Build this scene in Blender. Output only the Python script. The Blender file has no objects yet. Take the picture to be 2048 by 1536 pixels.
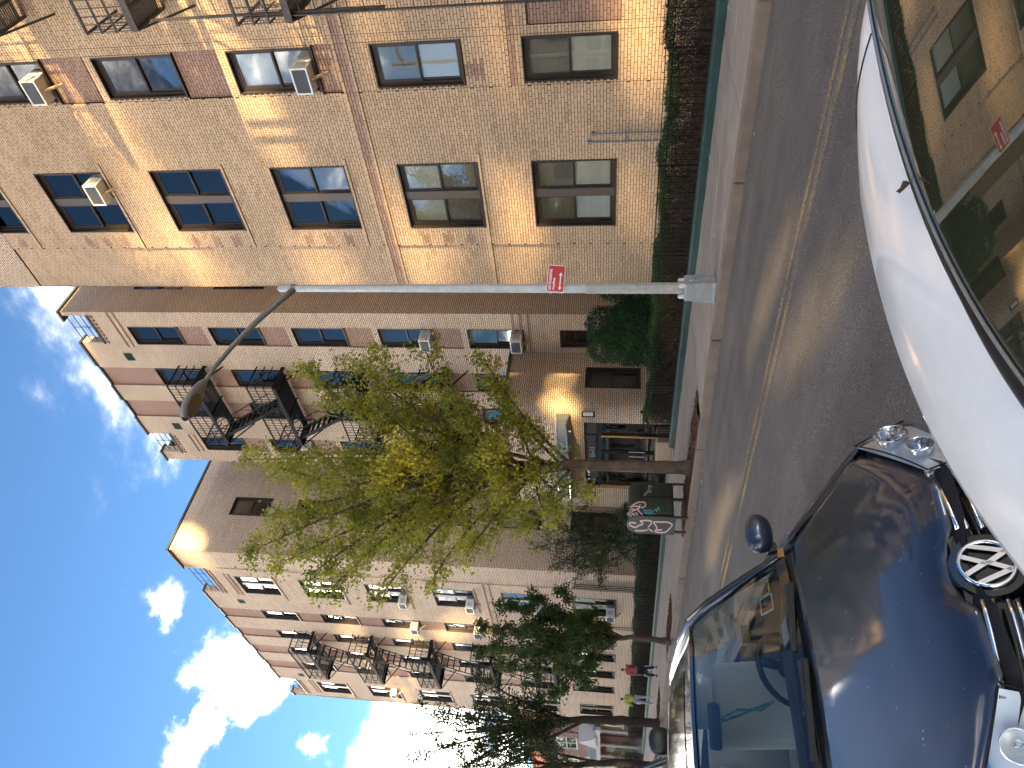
import bpy, math, random
import numpy as np
from mathutils import Vector, Matrix
random.seed(7); RNG = np.random.default_rng(7)
S = bpy.context.scene
COL = S.collection
R = math.radians

# ------------------------------------------------------------------ camera
EYE = 1.65
yaw, pit, rol, FPX = R(47.539), R(8.298), R(1.088), 1430.8
Fv = Vector((-math.sin(yaw)*math.cos(pit), math.cos(yaw)*math.cos(pit), math.sin(pit)))
Rv = Vector((math.cos(yaw), math.sin(yaw), 0)); Uv = Rv.cross(Fv)
Rv, Uv = math.cos(rol)*Rv+math.sin(rol)*Uv, -math.sin(rol)*Rv+math.cos(rol)*Uv
cam_d = bpy.data.cameras.new('Camera'); cam = bpy.data.objects.new('Camera', cam_d); COL.objects.link(cam)
ax, ay, az = -Uv, Rv, -Fv           # the phone was held sideways: the picture's left is up
cam.matrix_world = Matrix(((ax.x, ay.x, az.x, 0), (ax.y, ay.y, az.y, 0), (ax.z, ay.z, az.z, EYE), (0, 0, 0, 1)))
cam_d.sensor_width = 36; cam_d.lens = FPX/2048*36; cam_d.clip_start = .05; cam_d.clip_end = 3000
S.camera = cam
S.render.resolution_x, S.render.resolution_y = 1024, 768

# ------------------------------------------------------------------ sun, sky, exposure
SUN_A, SUN_E = R(18), R(10.5)          # angle to the facades, elevation
SUN_D = Vector((-math.cos(SUN_A)*math.cos(SUN_E), math.sin(SUN_A)*math.cos(SUN_E), -math.sin(SUN_E)))
sl = bpy.data.lights.new('Sun', 'SUN'); sl.energy = 3.9; sl.angle = R(.7); sl.color = (1, .74, .36)
so = bpy.data.objects.new('Sun', sl); COL.objects.link(so); so.location = (30, -20, 40)
so.rotation_euler = SUN_D.to_track_quat('-Z', 'Y').to_euler()
W = bpy.data.worlds.new('World'); S.world = W; W.use_nodes = True
nt = W.node_tree; nt.nodes.clear()
def N(t, type_, **kw):
    n = t.nodes.new(type_)
    for k, v in kw.items():
        if k == 'inp':
            for a, b in v.items(): n.inputs[a].default_value = b
        else: setattr(n, k, v)
    return n
def LK(t, a, ao, b, bi): t.links.new(a.outputs[ao], b.inputs[bi])
out = N(nt, 'ShaderNodeOutputWorld')
sky = N(nt, 'ShaderNodeTexSky', sky_type='NISHITA', sun_disc=False, sun_elevation=SUN_E, sun_rotation=R(108), air_density=1.0, dust_density=.6, ozone_density=4.0)
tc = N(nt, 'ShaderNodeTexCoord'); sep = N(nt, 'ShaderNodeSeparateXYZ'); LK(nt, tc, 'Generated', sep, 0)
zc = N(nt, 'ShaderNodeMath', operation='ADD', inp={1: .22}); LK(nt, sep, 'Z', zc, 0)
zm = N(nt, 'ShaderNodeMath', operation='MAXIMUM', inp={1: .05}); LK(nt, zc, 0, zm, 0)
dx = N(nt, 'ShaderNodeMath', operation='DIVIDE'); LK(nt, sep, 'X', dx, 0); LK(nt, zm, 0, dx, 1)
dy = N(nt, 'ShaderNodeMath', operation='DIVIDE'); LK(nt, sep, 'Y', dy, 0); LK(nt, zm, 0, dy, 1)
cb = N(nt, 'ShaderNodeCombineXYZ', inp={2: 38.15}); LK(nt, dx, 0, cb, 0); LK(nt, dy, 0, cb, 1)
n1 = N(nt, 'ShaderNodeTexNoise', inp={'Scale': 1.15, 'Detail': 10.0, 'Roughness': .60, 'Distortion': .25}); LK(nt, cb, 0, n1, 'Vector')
# more cloud low in the sky, as on any fair-weather afternoon
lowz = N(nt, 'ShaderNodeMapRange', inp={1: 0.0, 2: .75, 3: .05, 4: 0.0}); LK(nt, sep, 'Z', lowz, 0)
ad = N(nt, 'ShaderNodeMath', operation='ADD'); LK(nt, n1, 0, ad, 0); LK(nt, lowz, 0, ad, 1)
CLOUDS = []   # filled below: (direction, radius, amount)
last = ad
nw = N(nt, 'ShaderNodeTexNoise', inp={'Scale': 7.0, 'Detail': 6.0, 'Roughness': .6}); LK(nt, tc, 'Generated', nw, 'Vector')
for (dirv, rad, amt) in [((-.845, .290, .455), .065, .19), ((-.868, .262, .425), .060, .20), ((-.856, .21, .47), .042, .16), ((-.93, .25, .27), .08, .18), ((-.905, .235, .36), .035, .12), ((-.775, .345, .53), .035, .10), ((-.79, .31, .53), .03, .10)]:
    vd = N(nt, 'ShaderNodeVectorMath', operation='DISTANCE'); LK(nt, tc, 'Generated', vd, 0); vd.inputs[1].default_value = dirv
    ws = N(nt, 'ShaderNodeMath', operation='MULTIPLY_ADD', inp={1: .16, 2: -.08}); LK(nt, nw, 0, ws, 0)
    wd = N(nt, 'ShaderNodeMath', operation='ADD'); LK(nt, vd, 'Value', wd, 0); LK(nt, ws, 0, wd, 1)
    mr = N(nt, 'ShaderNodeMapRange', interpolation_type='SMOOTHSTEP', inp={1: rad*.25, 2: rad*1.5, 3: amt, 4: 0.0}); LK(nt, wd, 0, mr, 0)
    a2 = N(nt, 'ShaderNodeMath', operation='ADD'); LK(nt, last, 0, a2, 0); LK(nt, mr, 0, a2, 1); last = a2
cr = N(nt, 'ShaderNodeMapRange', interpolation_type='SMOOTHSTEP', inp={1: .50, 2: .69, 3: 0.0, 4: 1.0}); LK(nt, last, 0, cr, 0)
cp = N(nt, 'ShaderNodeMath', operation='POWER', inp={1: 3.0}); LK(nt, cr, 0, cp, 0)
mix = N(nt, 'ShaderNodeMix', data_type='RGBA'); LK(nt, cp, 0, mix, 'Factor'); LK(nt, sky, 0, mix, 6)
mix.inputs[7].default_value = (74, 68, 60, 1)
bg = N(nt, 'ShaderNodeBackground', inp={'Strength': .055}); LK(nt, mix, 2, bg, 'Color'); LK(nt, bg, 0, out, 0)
S.view_settings.view_transform = 'Standard'; S.view_settings.look = 'None'
S.view_settings.gamma = 1; S.view_settings.use_curve_mapping = False
S.view_settings.exposure = 2.8
S.render.engine = 'CYCLES'
S.cycles.max_bounces = 8; S.cycles.diffuse_bounces = 4; S.cycles.glossy_bounces = 4; S.cycles.transmission_bounces = 6; S.cycles.transparent_max_bounces = 16

# ------------------------------------------------------------------ helpers
class MB:
    def __init__(s): s.v = []; s.f = []; s.m = []
    def _a(s, vs, fs, mi=0):
        o = len(s.v); s.v += [tuple(p) for p in vs]; s.f += [tuple(i+o for i in f) for f in fs]; s.m += [mi]*len(fs)
        return s
    def box(s, x0, x1, y0, y1, z0, z1, mi=0):
        return s._a([(x0,y0,z0),(x1,y0,z0),(x1,y1,z0),(x0,y1,z0),(x0,y0,z1),(x1,y0,z1),(x1,y1,z1),(x0,y1,z1)],
                    [(3,2,1,0),(4,5,6,7),(0,1,5,4),(1,2,6,5),(2,3,7,6),(3,0,4,7)], mi)
    def obox(s, c, a, b, d, mi=0):      # centre and three half-axis vectors
        c, a, b, d = map(Vector, (c, a, b, d))
        vs = [c+i*a+j*b+k*d for k in (-1,1) for (i,j) in ((-1,-1),(1,-1),(1,1),(-1,1))]
        return s._a(vs, [(3,2,1,0),(4,5,6,7),(0,1,5,4),(1,2,6,5),(2,3,7,6),(3,0,4,7)], mi)
    def bar(s, p, q, r=.01, r2=None, mi=0):    # square bar between two points
        p, q = Vector(p), Vector(q); d = q-p
        if d.length < 1e-6: return s
        u = d.cross(Vector((0,0,1)))
        if u.length < 1e-4: u = Vector((1,0,0))
        u.normalize(); w = d.cross(u).normalized(); r2 = r if r2 is None else r2
        return s.obox((p+q)/2, d/2, u*r, w*r2, mi)
    def quad(s, a, b, c, d, mi=0): return s._a([a,b,c,d], [(0,1,2,3)], mi)
    def poly(s, pts, mi=0): return s._a(pts, [tuple(range(len(pts)))], mi)
    def prism(s, pts, vec, mi=0):
        n = len(pts); vec = Vector(vec); p2 = [Vector(p)+vec for p in pts]
        return s._a(list(pts)+p2, [tuple(range(n))[::-1], tuple(range(n, 2*n))]+[(i,(i+1)%n,n+(i+1)%n,n+i) for i in range(n)], mi)
    def tube(s, pts, rad, n=6, cap=True, mi=0, closed=False):
        pts = [Vector(p) for p in pts]; m = len(pts)
        if not hasattr(rad, '__len__'): rad = [rad]*m
        up = Vector((0,0,1)); rings = []
        for i, p in enumerate(pts):
            if closed: t = pts[(i+1)%m]-pts[i-1]
            else: t = pts[min(i+1,m-1)]-pts[max(i-1,0)]
            if t.length < 1e-9: t = Vector((0,0,1))
            t.normalize()
            if i == 0:
                u = t.cross(up);
                if u.length < 1e-3: u = t.cross(Vector((1,0,0)))
            else: u = u - t*u.dot(t)
            if u.length < 1e-6: u = t.orthogonal()
            u = u.normalized(); w = t.cross(u)
            rings.append([p+rad[i]*(math.cos(2*math.pi*k/n)*u+math.sin(2*math.pi*k/n)*w) for k in range(n)])
        vs = [q for r_ in rings for q in r_]; fs = []
        for i in range(m if closed else m-1):
            a, b = i*n, ((i+1)%m)*n
            fs += [(a+k, a+(k+1)%n, b+(k+1)%n, b+k) for k in range(n)]
        if cap and not closed: fs += [tuple(range(n))[::-1], tuple((m-1)*n+k for k in range(n))]
        return s._a(vs, fs, mi)
    def lathe(s, prof, c=(0,0,0), axis='z', n=16, mi=0):
        vs = []; c = Vector(c)
        for (r, h) in prof:
            for k in range(n):
                a = 2*math.pi*k/n; q = (r*math.cos(a), r*math.sin(a), h)
                q = {'z': q, 'y': (q[0], q[2], q[1]), 'x': (q[2], q[0], q[1])}[axis]
                vs.append(c+Vector(q))
        m = len(prof)
        fs = [(i*n+k, i*n+(k+1)%n, (i+1)*n+(k+1)%n, (i+1)*n+k) for i in range(m-1) for k in range(n)]
        return s._a(vs, fs, mi)
    def grid(s, P, mi=0):                # P[i][j] points
        a, b = len(P), len(P[0])
        return s._a([q for r_ in P for q in r_], [(i*b+j, i*b+j+1, (i+1)*b+j+1, (i+1)*b+j) for i in range(a-1) for j in range(b-1)], mi)
    def mesh(s, name, mats, smooth=False):
        me = bpy.data.meshes.new(name); me.from_pydata(s.v, [], s.f)
        for m in (mats if isinstance(mats, (list, tuple)) else [mats]): me.materials.append(m)
        if any(s.m): me.polygons.foreach_set('material_index', s.m)
        if smooth: me.polygons.foreach_set('use_smooth', [True]*len(s.f))
        me.update(); return me
    def build(s, name, mats, parent=None, smooth=False, loc=None):
        return link(name, s.mesh(name, mats, smooth), parent, loc)
def wloc(o):
    v = o.location.copy()
    while o.parent: o = o.parent; v = v+o.location if False else v
    return v
def link(name, me, parent=None, loc=None, rot=None):
    o = bpy.data.objects.new(name, me); COL.objects.link(o)
    if loc is not None: o.location = loc
    if rot is not None: o.rotation_euler = rot
    if parent is not None:
        o.parent = parent
        if parent.get('_w'): o.matrix_parent_inverse = parent.matrix_basis.inverted()
    return o
def thing(name, label, cat, loc=(0,0,0), group=None, rz=0, world=True):
    """an Empty at the thing's base; children are given in world coordinates (world=True) or local ones"""
    o = bpy.data.objects.new(name, None); COL.objects.link(o); o.location = loc; o.rotation_euler = (0, 0, rz); o.empty_display_size = .2
    if world: o['_w'] = 1
    return tag(o, label, cat, group)
def tag(o, label, cat, group=None):
    o['label'] = label; o['category'] = cat
    if group: o['group'] = group
    return o
def struct(o): o['kind'] = 'structure'; return o
def stuff(o): o['kind'] = 'stuff'; return o
def copy_tree(o, parent=None):
    c = o.copy(); COL.objects.link(c); c.parent = parent
    for ch in o.children: copy_tree(ch, c)
    return c
def np_mesh(name, V, F4, mat, smooth=False):     # numpy quads
    me = bpy.data.meshes.new(name); V = np.asarray(V, np.float32); F4 = np.asarray(F4, np.int32)
    me.vertices.add(len(V)); me.vertices.foreach_set('co', V.ravel())
    me.loops.add(F4.size); me.loops.foreach_set('vertex_index', F4.ravel())
    me.polygons.add(len(F4)); k = F4.shape[1]
    me.polygons.foreach_set('loop_start', np.arange(0, F4.size, k, dtype=np.int32))
    try: me.polygons.foreach_set('loop_total', np.full(len(F4), k, np.int32))
    except Exception: pass
    me.materials.append(mat)
    me.polygons.foreach_set('use_smooth', np.full(len(F4), bool(smooth)))
    me.update(calc_edges=True); me.validate(); return me
def gz(x): return .0105*min(x, 6.0)              # the street falls gently to the left
def bevel(o, w=.01, seg=2):
    m = o.modifiers.new('Bevel', 'BEVEL'); m.width = w; m.segments = seg; m.limit_method = 'ANGLE'; m.angle_limit = R(40); return o
def subsurf(o, lv=2):
    m = o.modifiers.new('Sub', 'SUBSURF'); m.levels = m.render_levels = lv; return o
def solid(o, t=.004, off=-1):
    m = o.modifiers.new('Solid', 'SOLIDIFY'); m.thickness = t; m.offset = off; return o

# ------------------------------------------------------------------ materials
MATS = {}
def mat(name, col, rough=.6, metal=0.0, spec=.5, bump=0, bscale=30, var=0, vscale=3, coat=0, emit=None, ior=1.5, col2=None, vdetail=4, sss=None):
    if name in MATS: return MATS[name]
    m = bpy.data.materials.new(name); m.use_nodes = True; t = m.node_tree; b = t.nodes['Principled BSDF']
    b.inputs['Base Color'].default_value = (*col, 1); b.inputs['Roughness'].default_value = rough; b.inputs['Metallic'].default_value = metal
    b.inputs['Specular IOR Level'].default_value = spec; b.inputs['Coat Weight'].default_value = coat; b.inputs['IOR'].default_value = ior
    if coat: b.inputs['Coat Roughness'].default_value = .05
    if emit: b.inputs['Emission Color'].default_value = (*emit[0], 1); b.inputs['Emission Strength'].default_value = emit[1]
    if var or bump:
        g = N(t, 'ShaderNodeTexCoord')
        if var:
            n = N(t, 'ShaderNodeTexNoise', inp={'Scale': vscale, 'Detail': vdetail, 'Roughness': .65}); LK(t, g, 'Object', n, 'Vector')
            r = N(t, 'ShaderNodeMapRange', inp={1: .3, 2: .7, 3: 0.0, 4: 1.0}); LK(t, n, 0, r, 0)
            x = N(t, 'ShaderNodeMix', data_type='RGBA'); LK(t, r, 0, x, 'Factor')
            c2 = col2 or tuple(min(1, c*(1+var)) for c in col); c1 = tuple(c*(1-var) for c in col) if not col2 else col
            x.inputs[6].default_value = (*c1, 1); x.inputs[7].default_value = (*c2, 1); LK(t, x, 2, b, 'Base Color')
        if bump:
            n = N(t, 'ShaderNodeTexNoise', inp={'Scale': bscale, 'Detail': 5.0, 'Roughness': .6}); LK(t, g, 'Object', n, 'Vector')
            k = N(t, 'ShaderNodeBump', inp={'Strength': min(1, bump), 'Distance': .01}); LK(t, n, 0, k, 'Height'); LK(t, k, 0, b, 'Normal')
    MATS[name] = m; return m
def nodes_of(m): return m.node_tree, m.node_tree.nodes['Principled BSDF']

def brick_mat(name, c1, c2, mortar, bump=.5):
    m = mat(name, c1, rough=.85, spec=.25); t, b = nodes_of(m)
    g = N(t, 'ShaderNodeTexCoord'); s = N(t, 'ShaderNodeSeparateXYZ'); LK(t, g, 'Object', s, 0)
    u = N(t, 'ShaderNodeMath', operation='ADD'); LK(t, s, 'X', u, 0); LK(t, s, 'Y', u, 1)
    c = N(t, 'ShaderNodeCombineXYZ'); LK(t, u, 0, c, 0); LK(t, s, 'Z', c, 1)
    k = N(t, 'ShaderNodeTexBrick', offset=.5, offset_frequency=2, squash=.5, squash_frequency=6,
          inp={'Scale': 1.0, 'Mortar Size': .0085, 'Mortar Smooth': .15, 'Bias': 0.0, 'Brick Width': .2132, 'Row Height': .0652})
    k.inputs['Color1'].default_value = (*c1, 1); k.inputs['Color2'].default_value = (*c2, 1); k.inputs['Mortar'].default_value = (*mortar, 1)
    LK(t, c, 0, k, 'Vector')
    n = N(t, 'ShaderNodeTexNoise', inp={'Scale': .55, 'Detail': 6.0, 'Roughness': .7}); LK(t, g, 'Object', n, 'Vector')
    r = N(t, 'ShaderNodeMapRange', inp={1: .3, 2: .7, 3: .86, 4: 1.1}); LK(t, n, 0, r, 0)
    x = N(t, 'ShaderNodeMix', data_type='RGBA', blend_type='MULTIPLY', inp={'Factor': 1.0}); LK(t, k, 'Color', x, 6); LK(t, r, 0, x, 7)
    LK(t, x, 2, b, 'Base Color')
    iv = N(t, 'ShaderNodeMath', operation='SUBTRACT', inp={0: 1.0}); LK(t, k, 'Fac', iv, 1)
    bp = N(t, 'ShaderNodeBump', inp={'Strength': bump, 'Distance': .012}); LK(t, iv, 0, bp, 'Height'); LK(t, bp, 0, b, 'Normal')
    return m
BUFF1, BUFF2, MORT = (.63, .445, .290), (.555, .38, .240), (.085, .045, .028)
PINK1, PINK2 = (.46, .285, .215), (.39, .24, .175)
M_BRICK = brick_mat('buff_brick', (.70,.53,.385), (.62,.46,.325), (.085,.05,.035))  # buff paled and greyed: skylight on the rear wings put into the colour
M_PINK = brick_mat('rose_brick', PINK1, PINK2, (.09, .05, .035))
M_MORT = mat('mortar', MORT, rough=.95, spec=.1, var=.25, vscale=6)
def brick_piece(name, ca, cb_):
    m = mat(name, ca, rough=.82, spec=.25); t, b = nodes_of(m)
    g = N(t, 'ShaderNodeNewGeometry'); oi = N(t, 'ShaderNodeObjectInfo')
    a = N(t, 'ShaderNodeMath', operation='ADD'); LK(t, g, 'Random Per Island', a, 0); LK(t, oi, 'Random', a, 1)
    f = N(t, 'ShaderNodeMath', operation='FRACT'); LK(t, a, 0, f, 0)
    r = N(t, 'ShaderNodeValToRGB'); e = r.color_ramp.elements
    e[0].position = 0; e[0].color = (*cb_, 1); e[1].position = 1; e[1].color = (*ca, 1)
    x = r.color_ramp.elements.new(.06); x.color = (cb_[0]*.86, cb_[1]*.82, cb_[2]*.80, 1)
    x = r.color_ramp.elements.new(.12); x.color = (*cb_, 1)
    LK(t, f, 0, r, 0)
    n = N(t, 'ShaderNodeTexNoise', inp={'Scale': .5, 'Detail': 7.0, 'Roughness': .7}); LK(t, g, 'Position', n, 'Vector')
    q = N(t, 'ShaderNodeMapRange', inp={1: .3, 2: .7, 3: .85, 4: 1.08}); LK(t, n, 0, q, 0)
    mx = N(t, 'ShaderNodeMix', data_type='RGBA', blend_type='MULTIPLY', inp={'Factor': 1.0}); LK(t, r, 0, mx, 6); LK(t, q, 0, mx, 7); LK(t, mx, 2, b, 'Base Color')
    n2 = N(t, 'ShaderNodeTexNoise', inp={'Scale': 60.0, 'Detail': 3.0}); LK(t, g, 'Position', n2, 'Vector')
    k = N(t, 'ShaderNodeBump', inp={'Strength': .05, 'Distance': .002}); LK(t, n2, 0, k, 'Height'); LK(t, k, 0, b, 'Normal')
    return m
M_BP = brick_piece('buff_brick_piece', BUFF1, BUFF2)
M_PP = brick_piece('rose_brick_piece', PINK1, PINK2)
def glass_mat(name, tint=(.95,.97,.97), refl=.07, ior=1.6, rough=0.0):
    m = bpy.data.materials.new(name); m.use_nodes = True; t = m.node_tree; t.nodes.clear()
    o = N(t, 'ShaderNodeOutputMaterial'); tr = N(t, 'ShaderNodeBsdfTransparent'); tr.inputs[0].default_value = (*tint, 1)
    g = N(t, 'ShaderNodeBsdfGlossy', inp={'Roughness': rough}); f = N(t, 'ShaderNodeFresnel', inp={'IOR': ior})
    a = N(t, 'ShaderNodeMath', operation='MULTIPLY_ADD', use_clamp=True, inp={1: 1.15, 2: refl}); LK(t, f, 0, a, 0)
    x = N(t, 'ShaderNodeMixShader'); LK(t, a, 0, x, 0); LK(t, tr, 0, x, 1); LK(t, g, 0, x, 2); LK(t, x, 0, o, 0)
    n = N(t, 'ShaderNodeTexNoise', inp={'Scale': 1.3, 'Detail': 1.0}); gg = N(t, 'ShaderNodeTexCoord'); LK(t, gg, 'Object', n, 'Vector')
    k = N(t, 'ShaderNodeBump', inp={'Strength': .035, 'Distance': .05}); LK(t, n, 0, k, 'Height'); LK(t, k, 0, g, 'Normal')
    MATS[name] = m; return m
M_GLASS = glass_mat('window_glass')
M_FRAME = mat('bronze_frame', (.050, .034, .026), rough=.4, metal=.35)
M_FRAME2 = mat('bronze_panning', (.036, .024, .019), rough=.5, metal=.2)
M_MULL = mat('bronze_mullion', (.115, .088, .072), rough=.42, metal=.4)
M_IRON = mat('black_iron', (.008, .007, .007), rough=.75, spec=.2, var=.3, vscale=20)
M_IRON2 = mat('weathered_iron', (.075, .06, .052), rough=.55, metal=.3, var=.3, vscale=8)
M_COPING = mat('green_grey_coping', (.045, .055, .052), rough=.5, metal=.2)
M_ALU = mat('galvanised_pole', (.50, .50, .49), rough=.5, metal=.45, var=.14, vscale=9, bump=.1, bscale=60)
# ================================================================== SETTING
def asphalt():
    m = mat('asphalt', (.05,.05,.05), rough=.9, spec=.3); t, b = nodes_of(m)
    g = N(t, 'ShaderNodeTexCoord')
    n = N(t, 'ShaderNodeTexNoise', inp={'Scale': 85.0, 'Detail': 4.0, 'Roughness': .75}); LK(t, g, 'Object', n, 'Vector')
    r = N(t, 'ShaderNodeValToRGB'); e = r.color_ramp.elements
    e[0].position = .33; e[0].color = (.044,.037,.034,1); e[1].position = .74; e[1].color = (.30,.27,.245,1)
    x = e.new(.52); x.color = (.110,.093,.084,1)
    LK(t, n, 0, r, 0)
    n2 = N(t, 'ShaderNodeTexNoise', inp={'Scale': .7, 'Detail': 7.0, 'Roughness': .65}); LK(t, g, 'Object', n2, 'Vector')
    q = N(t, 'ShaderNodeMapRange', inp={1: .3, 2: .7, 3: .72, 4: 1.25}); LK(t, n2, 0, q, 0)
    # long wear streaks along the traffic
    mp = N(t, 'ShaderNodeMapping', inp={'Scale': (.12, 1.6, 1)}); LK(t, g, 'Object', mp, 0)
    n3 = N(t, 'ShaderNodeTexNoise', inp={'Scale': 1.0, 'Detail': 5.0}); LK(t, mp, 0, n3, 'Vector')
    q3 = N(t, 'ShaderNodeMapRange', inp={1: .35, 2: .65, 3: .85, 4: 1.15}); LK(t, n3, 0, q3, 0)
    mm = N(t, 'ShaderNodeMath', operation='MULTIPLY'); LK(t, q, 0, mm, 0); LK(t, q3, 0, mm, 1)
    mx = N(t, 'ShaderNodeMix', data_type='RGBA', blend_type='MULTIPLY', inp={'Factor': 1.0}); LK(t, r, 0, mx, 6); LK(t, mm, 0, mx, 7); LK(t, mx, 2, b, 'Base Color')
    k = N(t, 'ShaderNodeBump', inp={'Strength': .55, 'Distance': .006}); LK(t, n, 0, k, 'Height'); LK(t, k, 0, b, 'Normal')
    return m
M_ASPH = asphalt()
M_CONC = mat('concrete', (.30,.25,.21), rough=.9, spec=.2, var=.16, vscale=1.6, bump=.35, bscale=90, vdetail=8)
M_JOINT = mat('sidewalk_joint', (.09,.08,.07), rough=.95)
M_KERB = mat('steel_faced_kerb', (.17,.125,.095), rough=.75, var=.25, vscale=2.5, bump=.3, bscale=40, vdetail=7)
M_SOIL = mat('soil', (.085,.05,.034), rough=1, spec=.05, var=.4, vscale=14, bump=1, bscale=30)
M_MULCH = mat('mulch', (.105,.052,.034), rough=1, spec=.05, var=.5, vscale=38, bump=1, bscale=45)
M_GREEN = mat('green_painted_concrete', (.011,.045,.036), rough=.65, var=.3, vscale=5, bump=.2, bscale=40)
M_EARTH = mat('earth', (.07,.065,.05), rough=1, var=.3, vscale=.3)
XS = [-600, -160, -70, -45, -20, 6, 40, 600]
def gzz(x): return gz(max(x, -70))
def zroad(x, y): return gzz(x) - .0275*max(0, 5.9-max(y, .35)) - .006*max(0, y-7.5)
struct(MB().grid([[(x, y, gzz(x)-.35) for y in (-600, -20, 20, 600)] for x in XS]).build('ground', M_EARTH))
struct(MB().grid([[(x, y, zroad(x, y)) for y in (.35, 1.5, 3, 4.5, 5.9, 7.5, 9.12)] for x in XS]).build('road', M_ASPH))
# worn double yellow line
def worn_yellow():
    m = mat('worn_yellow_paint', (.36,.26,.085), rough=.85); t, b = nodes_of(m)
    g = N(t, 'ShaderNodeTexCoord'); n = N(t, 'ShaderNodeTexNoise', inp={'Scale': 34.0, 'Detail': 6.0, 'Roughness': .8}); LK(t, g, 'Object', n, 'Vector')
    n2 = N(t, 'ShaderNodeTexNoise', inp={'Scale': .8, 'Detail': 3.0}); LK(t, g, 'Object', n2, 'Vector')
    a = N(t, 'ShaderNodeMath', operation='MULTIPLY_ADD', inp={1: .5, 2: -.25}); LK(t, n2, 0, a, 0)
    s = N(t, 'ShaderNodeMath', operation='ADD'); LK(t, n, 0, s, 0); LK(t, a, 0, s, 1)
    r = N(t, 'ShaderNodeMapRange', inp={1: .485, 2: .64, 3: 0.0, 4: .85}); LK(t, s, 0, r, 0)
    x = N(t, 'ShaderNodeMix', data_type='RGBA'); LK(t, r, 0, x, 'Factor'); x.inputs[6].default_value = (.092,.08,.074,1); x.inputs[7].default_value = (.52,.33,.06,1); LK(t, x, 2, b, 'Base Color')
    return m
M_YEL = worn_yellow()
for y0 in (5.70, 5.90):
    struct(MB().grid([[(x, y, zroad(x, y)+.004) for y in (y0, y0+.10)] for x in (-160, -70, -45, -20, 6, 40)]).build('road_marking', M_YEL))
# kerbs
KB0, KB1, KH = 9.09, 9.25, .15
kerb = struct(MB().grid([[(x, y, gzz(x)-.06) for y in (KB0+.01, KB1+.02)] for x in XS]).build('kerb', M_JOINT))
x = 5.2; i = 0
while x > -62:
    L = 3.05 if i % 3 else 2.4
    b = MB(); o = .004*((i*7) % 5-2); x1 = x-L+.012
    P = lambda xx, y, z: (xx, y, gzz(xx)+z)
    b._a([P(x1,KB0+o,-.12),P(x,KB0+o,-.12),P(x,KB1,-.12),P(x1,KB1,-.12),P(x1,KB0+o+.012,KH),P(x,KB0+o+.012,KH),P(x,KB1,KH),P(x1,KB1,KH)],
         [(3,2,1,0),(4,5,6,7),(0,1,5,4),(1,2,6,5),(2,3,7,6),(3,0,4,7)])
    ks = b.build('kerb_stone', M_KERB, kerb); bevel(ks, .018, 2)
    x -= L; i += 1
nk = struct(MB().grid([[(x, y, zroad(x, .35)+z) for (y, z) in ((.36,-.1),(.36,.12),(.345,.135),(.20,.135),(.2,-.1))] for x in XS]).build('kerb', M_KERB))
struct(MB().grid([[(x, y, zroad(x, .35)+.132) for y in (-9, .21)] for x in XS]).build('sidewalk', M_CONC))
# far sidewalk: base sheet and its flags
def gy(x): return 11.68+(-4.2-x)*.0927 if x > -16.8 else 12.62      # front of the green coping
sw = struct(MB().grid([[(x, y, gzz(x)+.10) for y in (KB1, 13.3)] for x in XS]).build('sidewalk', M_JOINT))
PITS = [(-15.7, -11.2), (-22.6, -19.9), (-29.8, -27.2)]
x = 4.4; i = 0
while x > -62:
    x1 = x-1.53
    for r_ in range(2):
        ya, yb = (KB1+.006, 10.62) if r_ == 0 else (10.632, min(gy(x), gy(x1))+.10)
        if r_ == 0 and any(a-.2 < (x+x1)/2 < c+.2 for a, c in PITS): ya = 10.16
        if yb-ya < .2: continue
        h = KH+.002*((i*5+r_*3) % 5-2)
        g = .007
        b = MB(); P = lambda xx, y, z: (xx, y, gzz(xx)+z)
        b._a([P(x1+g,ya,.08),P(x-g,ya,.08),P(x-g,yb,.08),P(x1+g,yb,.08),P(x1+g,ya,h),P(x-g,ya,h),P(x-g,yb,h),P(x1+g,yb,h)],
             [(4,5,6,7),(0,1,5,4),(1,2,6,5),(2,3,7,6),(3,0,4,7)])
        bevel(b.build('slab', M_CONC, sw), .008, 1)
    x = x1; i += 1
for (a, c) in PITS:
    nx = 26; ny = 9
    G = [[(a+(c-a)*u/nx, KB1+.01+.91*v/ny, gzz(a+(c-a)*u/nx)+.125+.03*random.random()+.02*math.sin(u*.9+v)) for v in range(ny+1)] for u in range(nx+1)]
    struct(MB().grid(G).build('planting_soil', M_MULCH, None, True))
    # loose chips
    b = MB()
    for k in range(420):
        px, py = random.uniform(a+.05, c-.05), random.uniform(KB1+.03, 10.14); s = random.uniform(.012, .035); t_ = random.uniform(0, 6.3)
        b.obox((px, py, gzz(px)+.15+random.random()*.015), (math.cos(t_)*s, math.sin(t_)*s, random.uniform(-.01,.01)), (-math.sin(t_)*s*.35, math.cos(t_)*s*.35, 0), (0,0,.004))
    ch = stuff(b.build('wood_chips', M_MULCH)); tag(ch, {-15.7:'brown wood chips around the leafy tree by the green mail box', -22.6:'brown wood chips at the foot of the slim tree in front of the rear wing', -29.8:'brown wood chips at the foot of the tall dark tree past the pedestrians'}[a], 'mulch')
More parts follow.
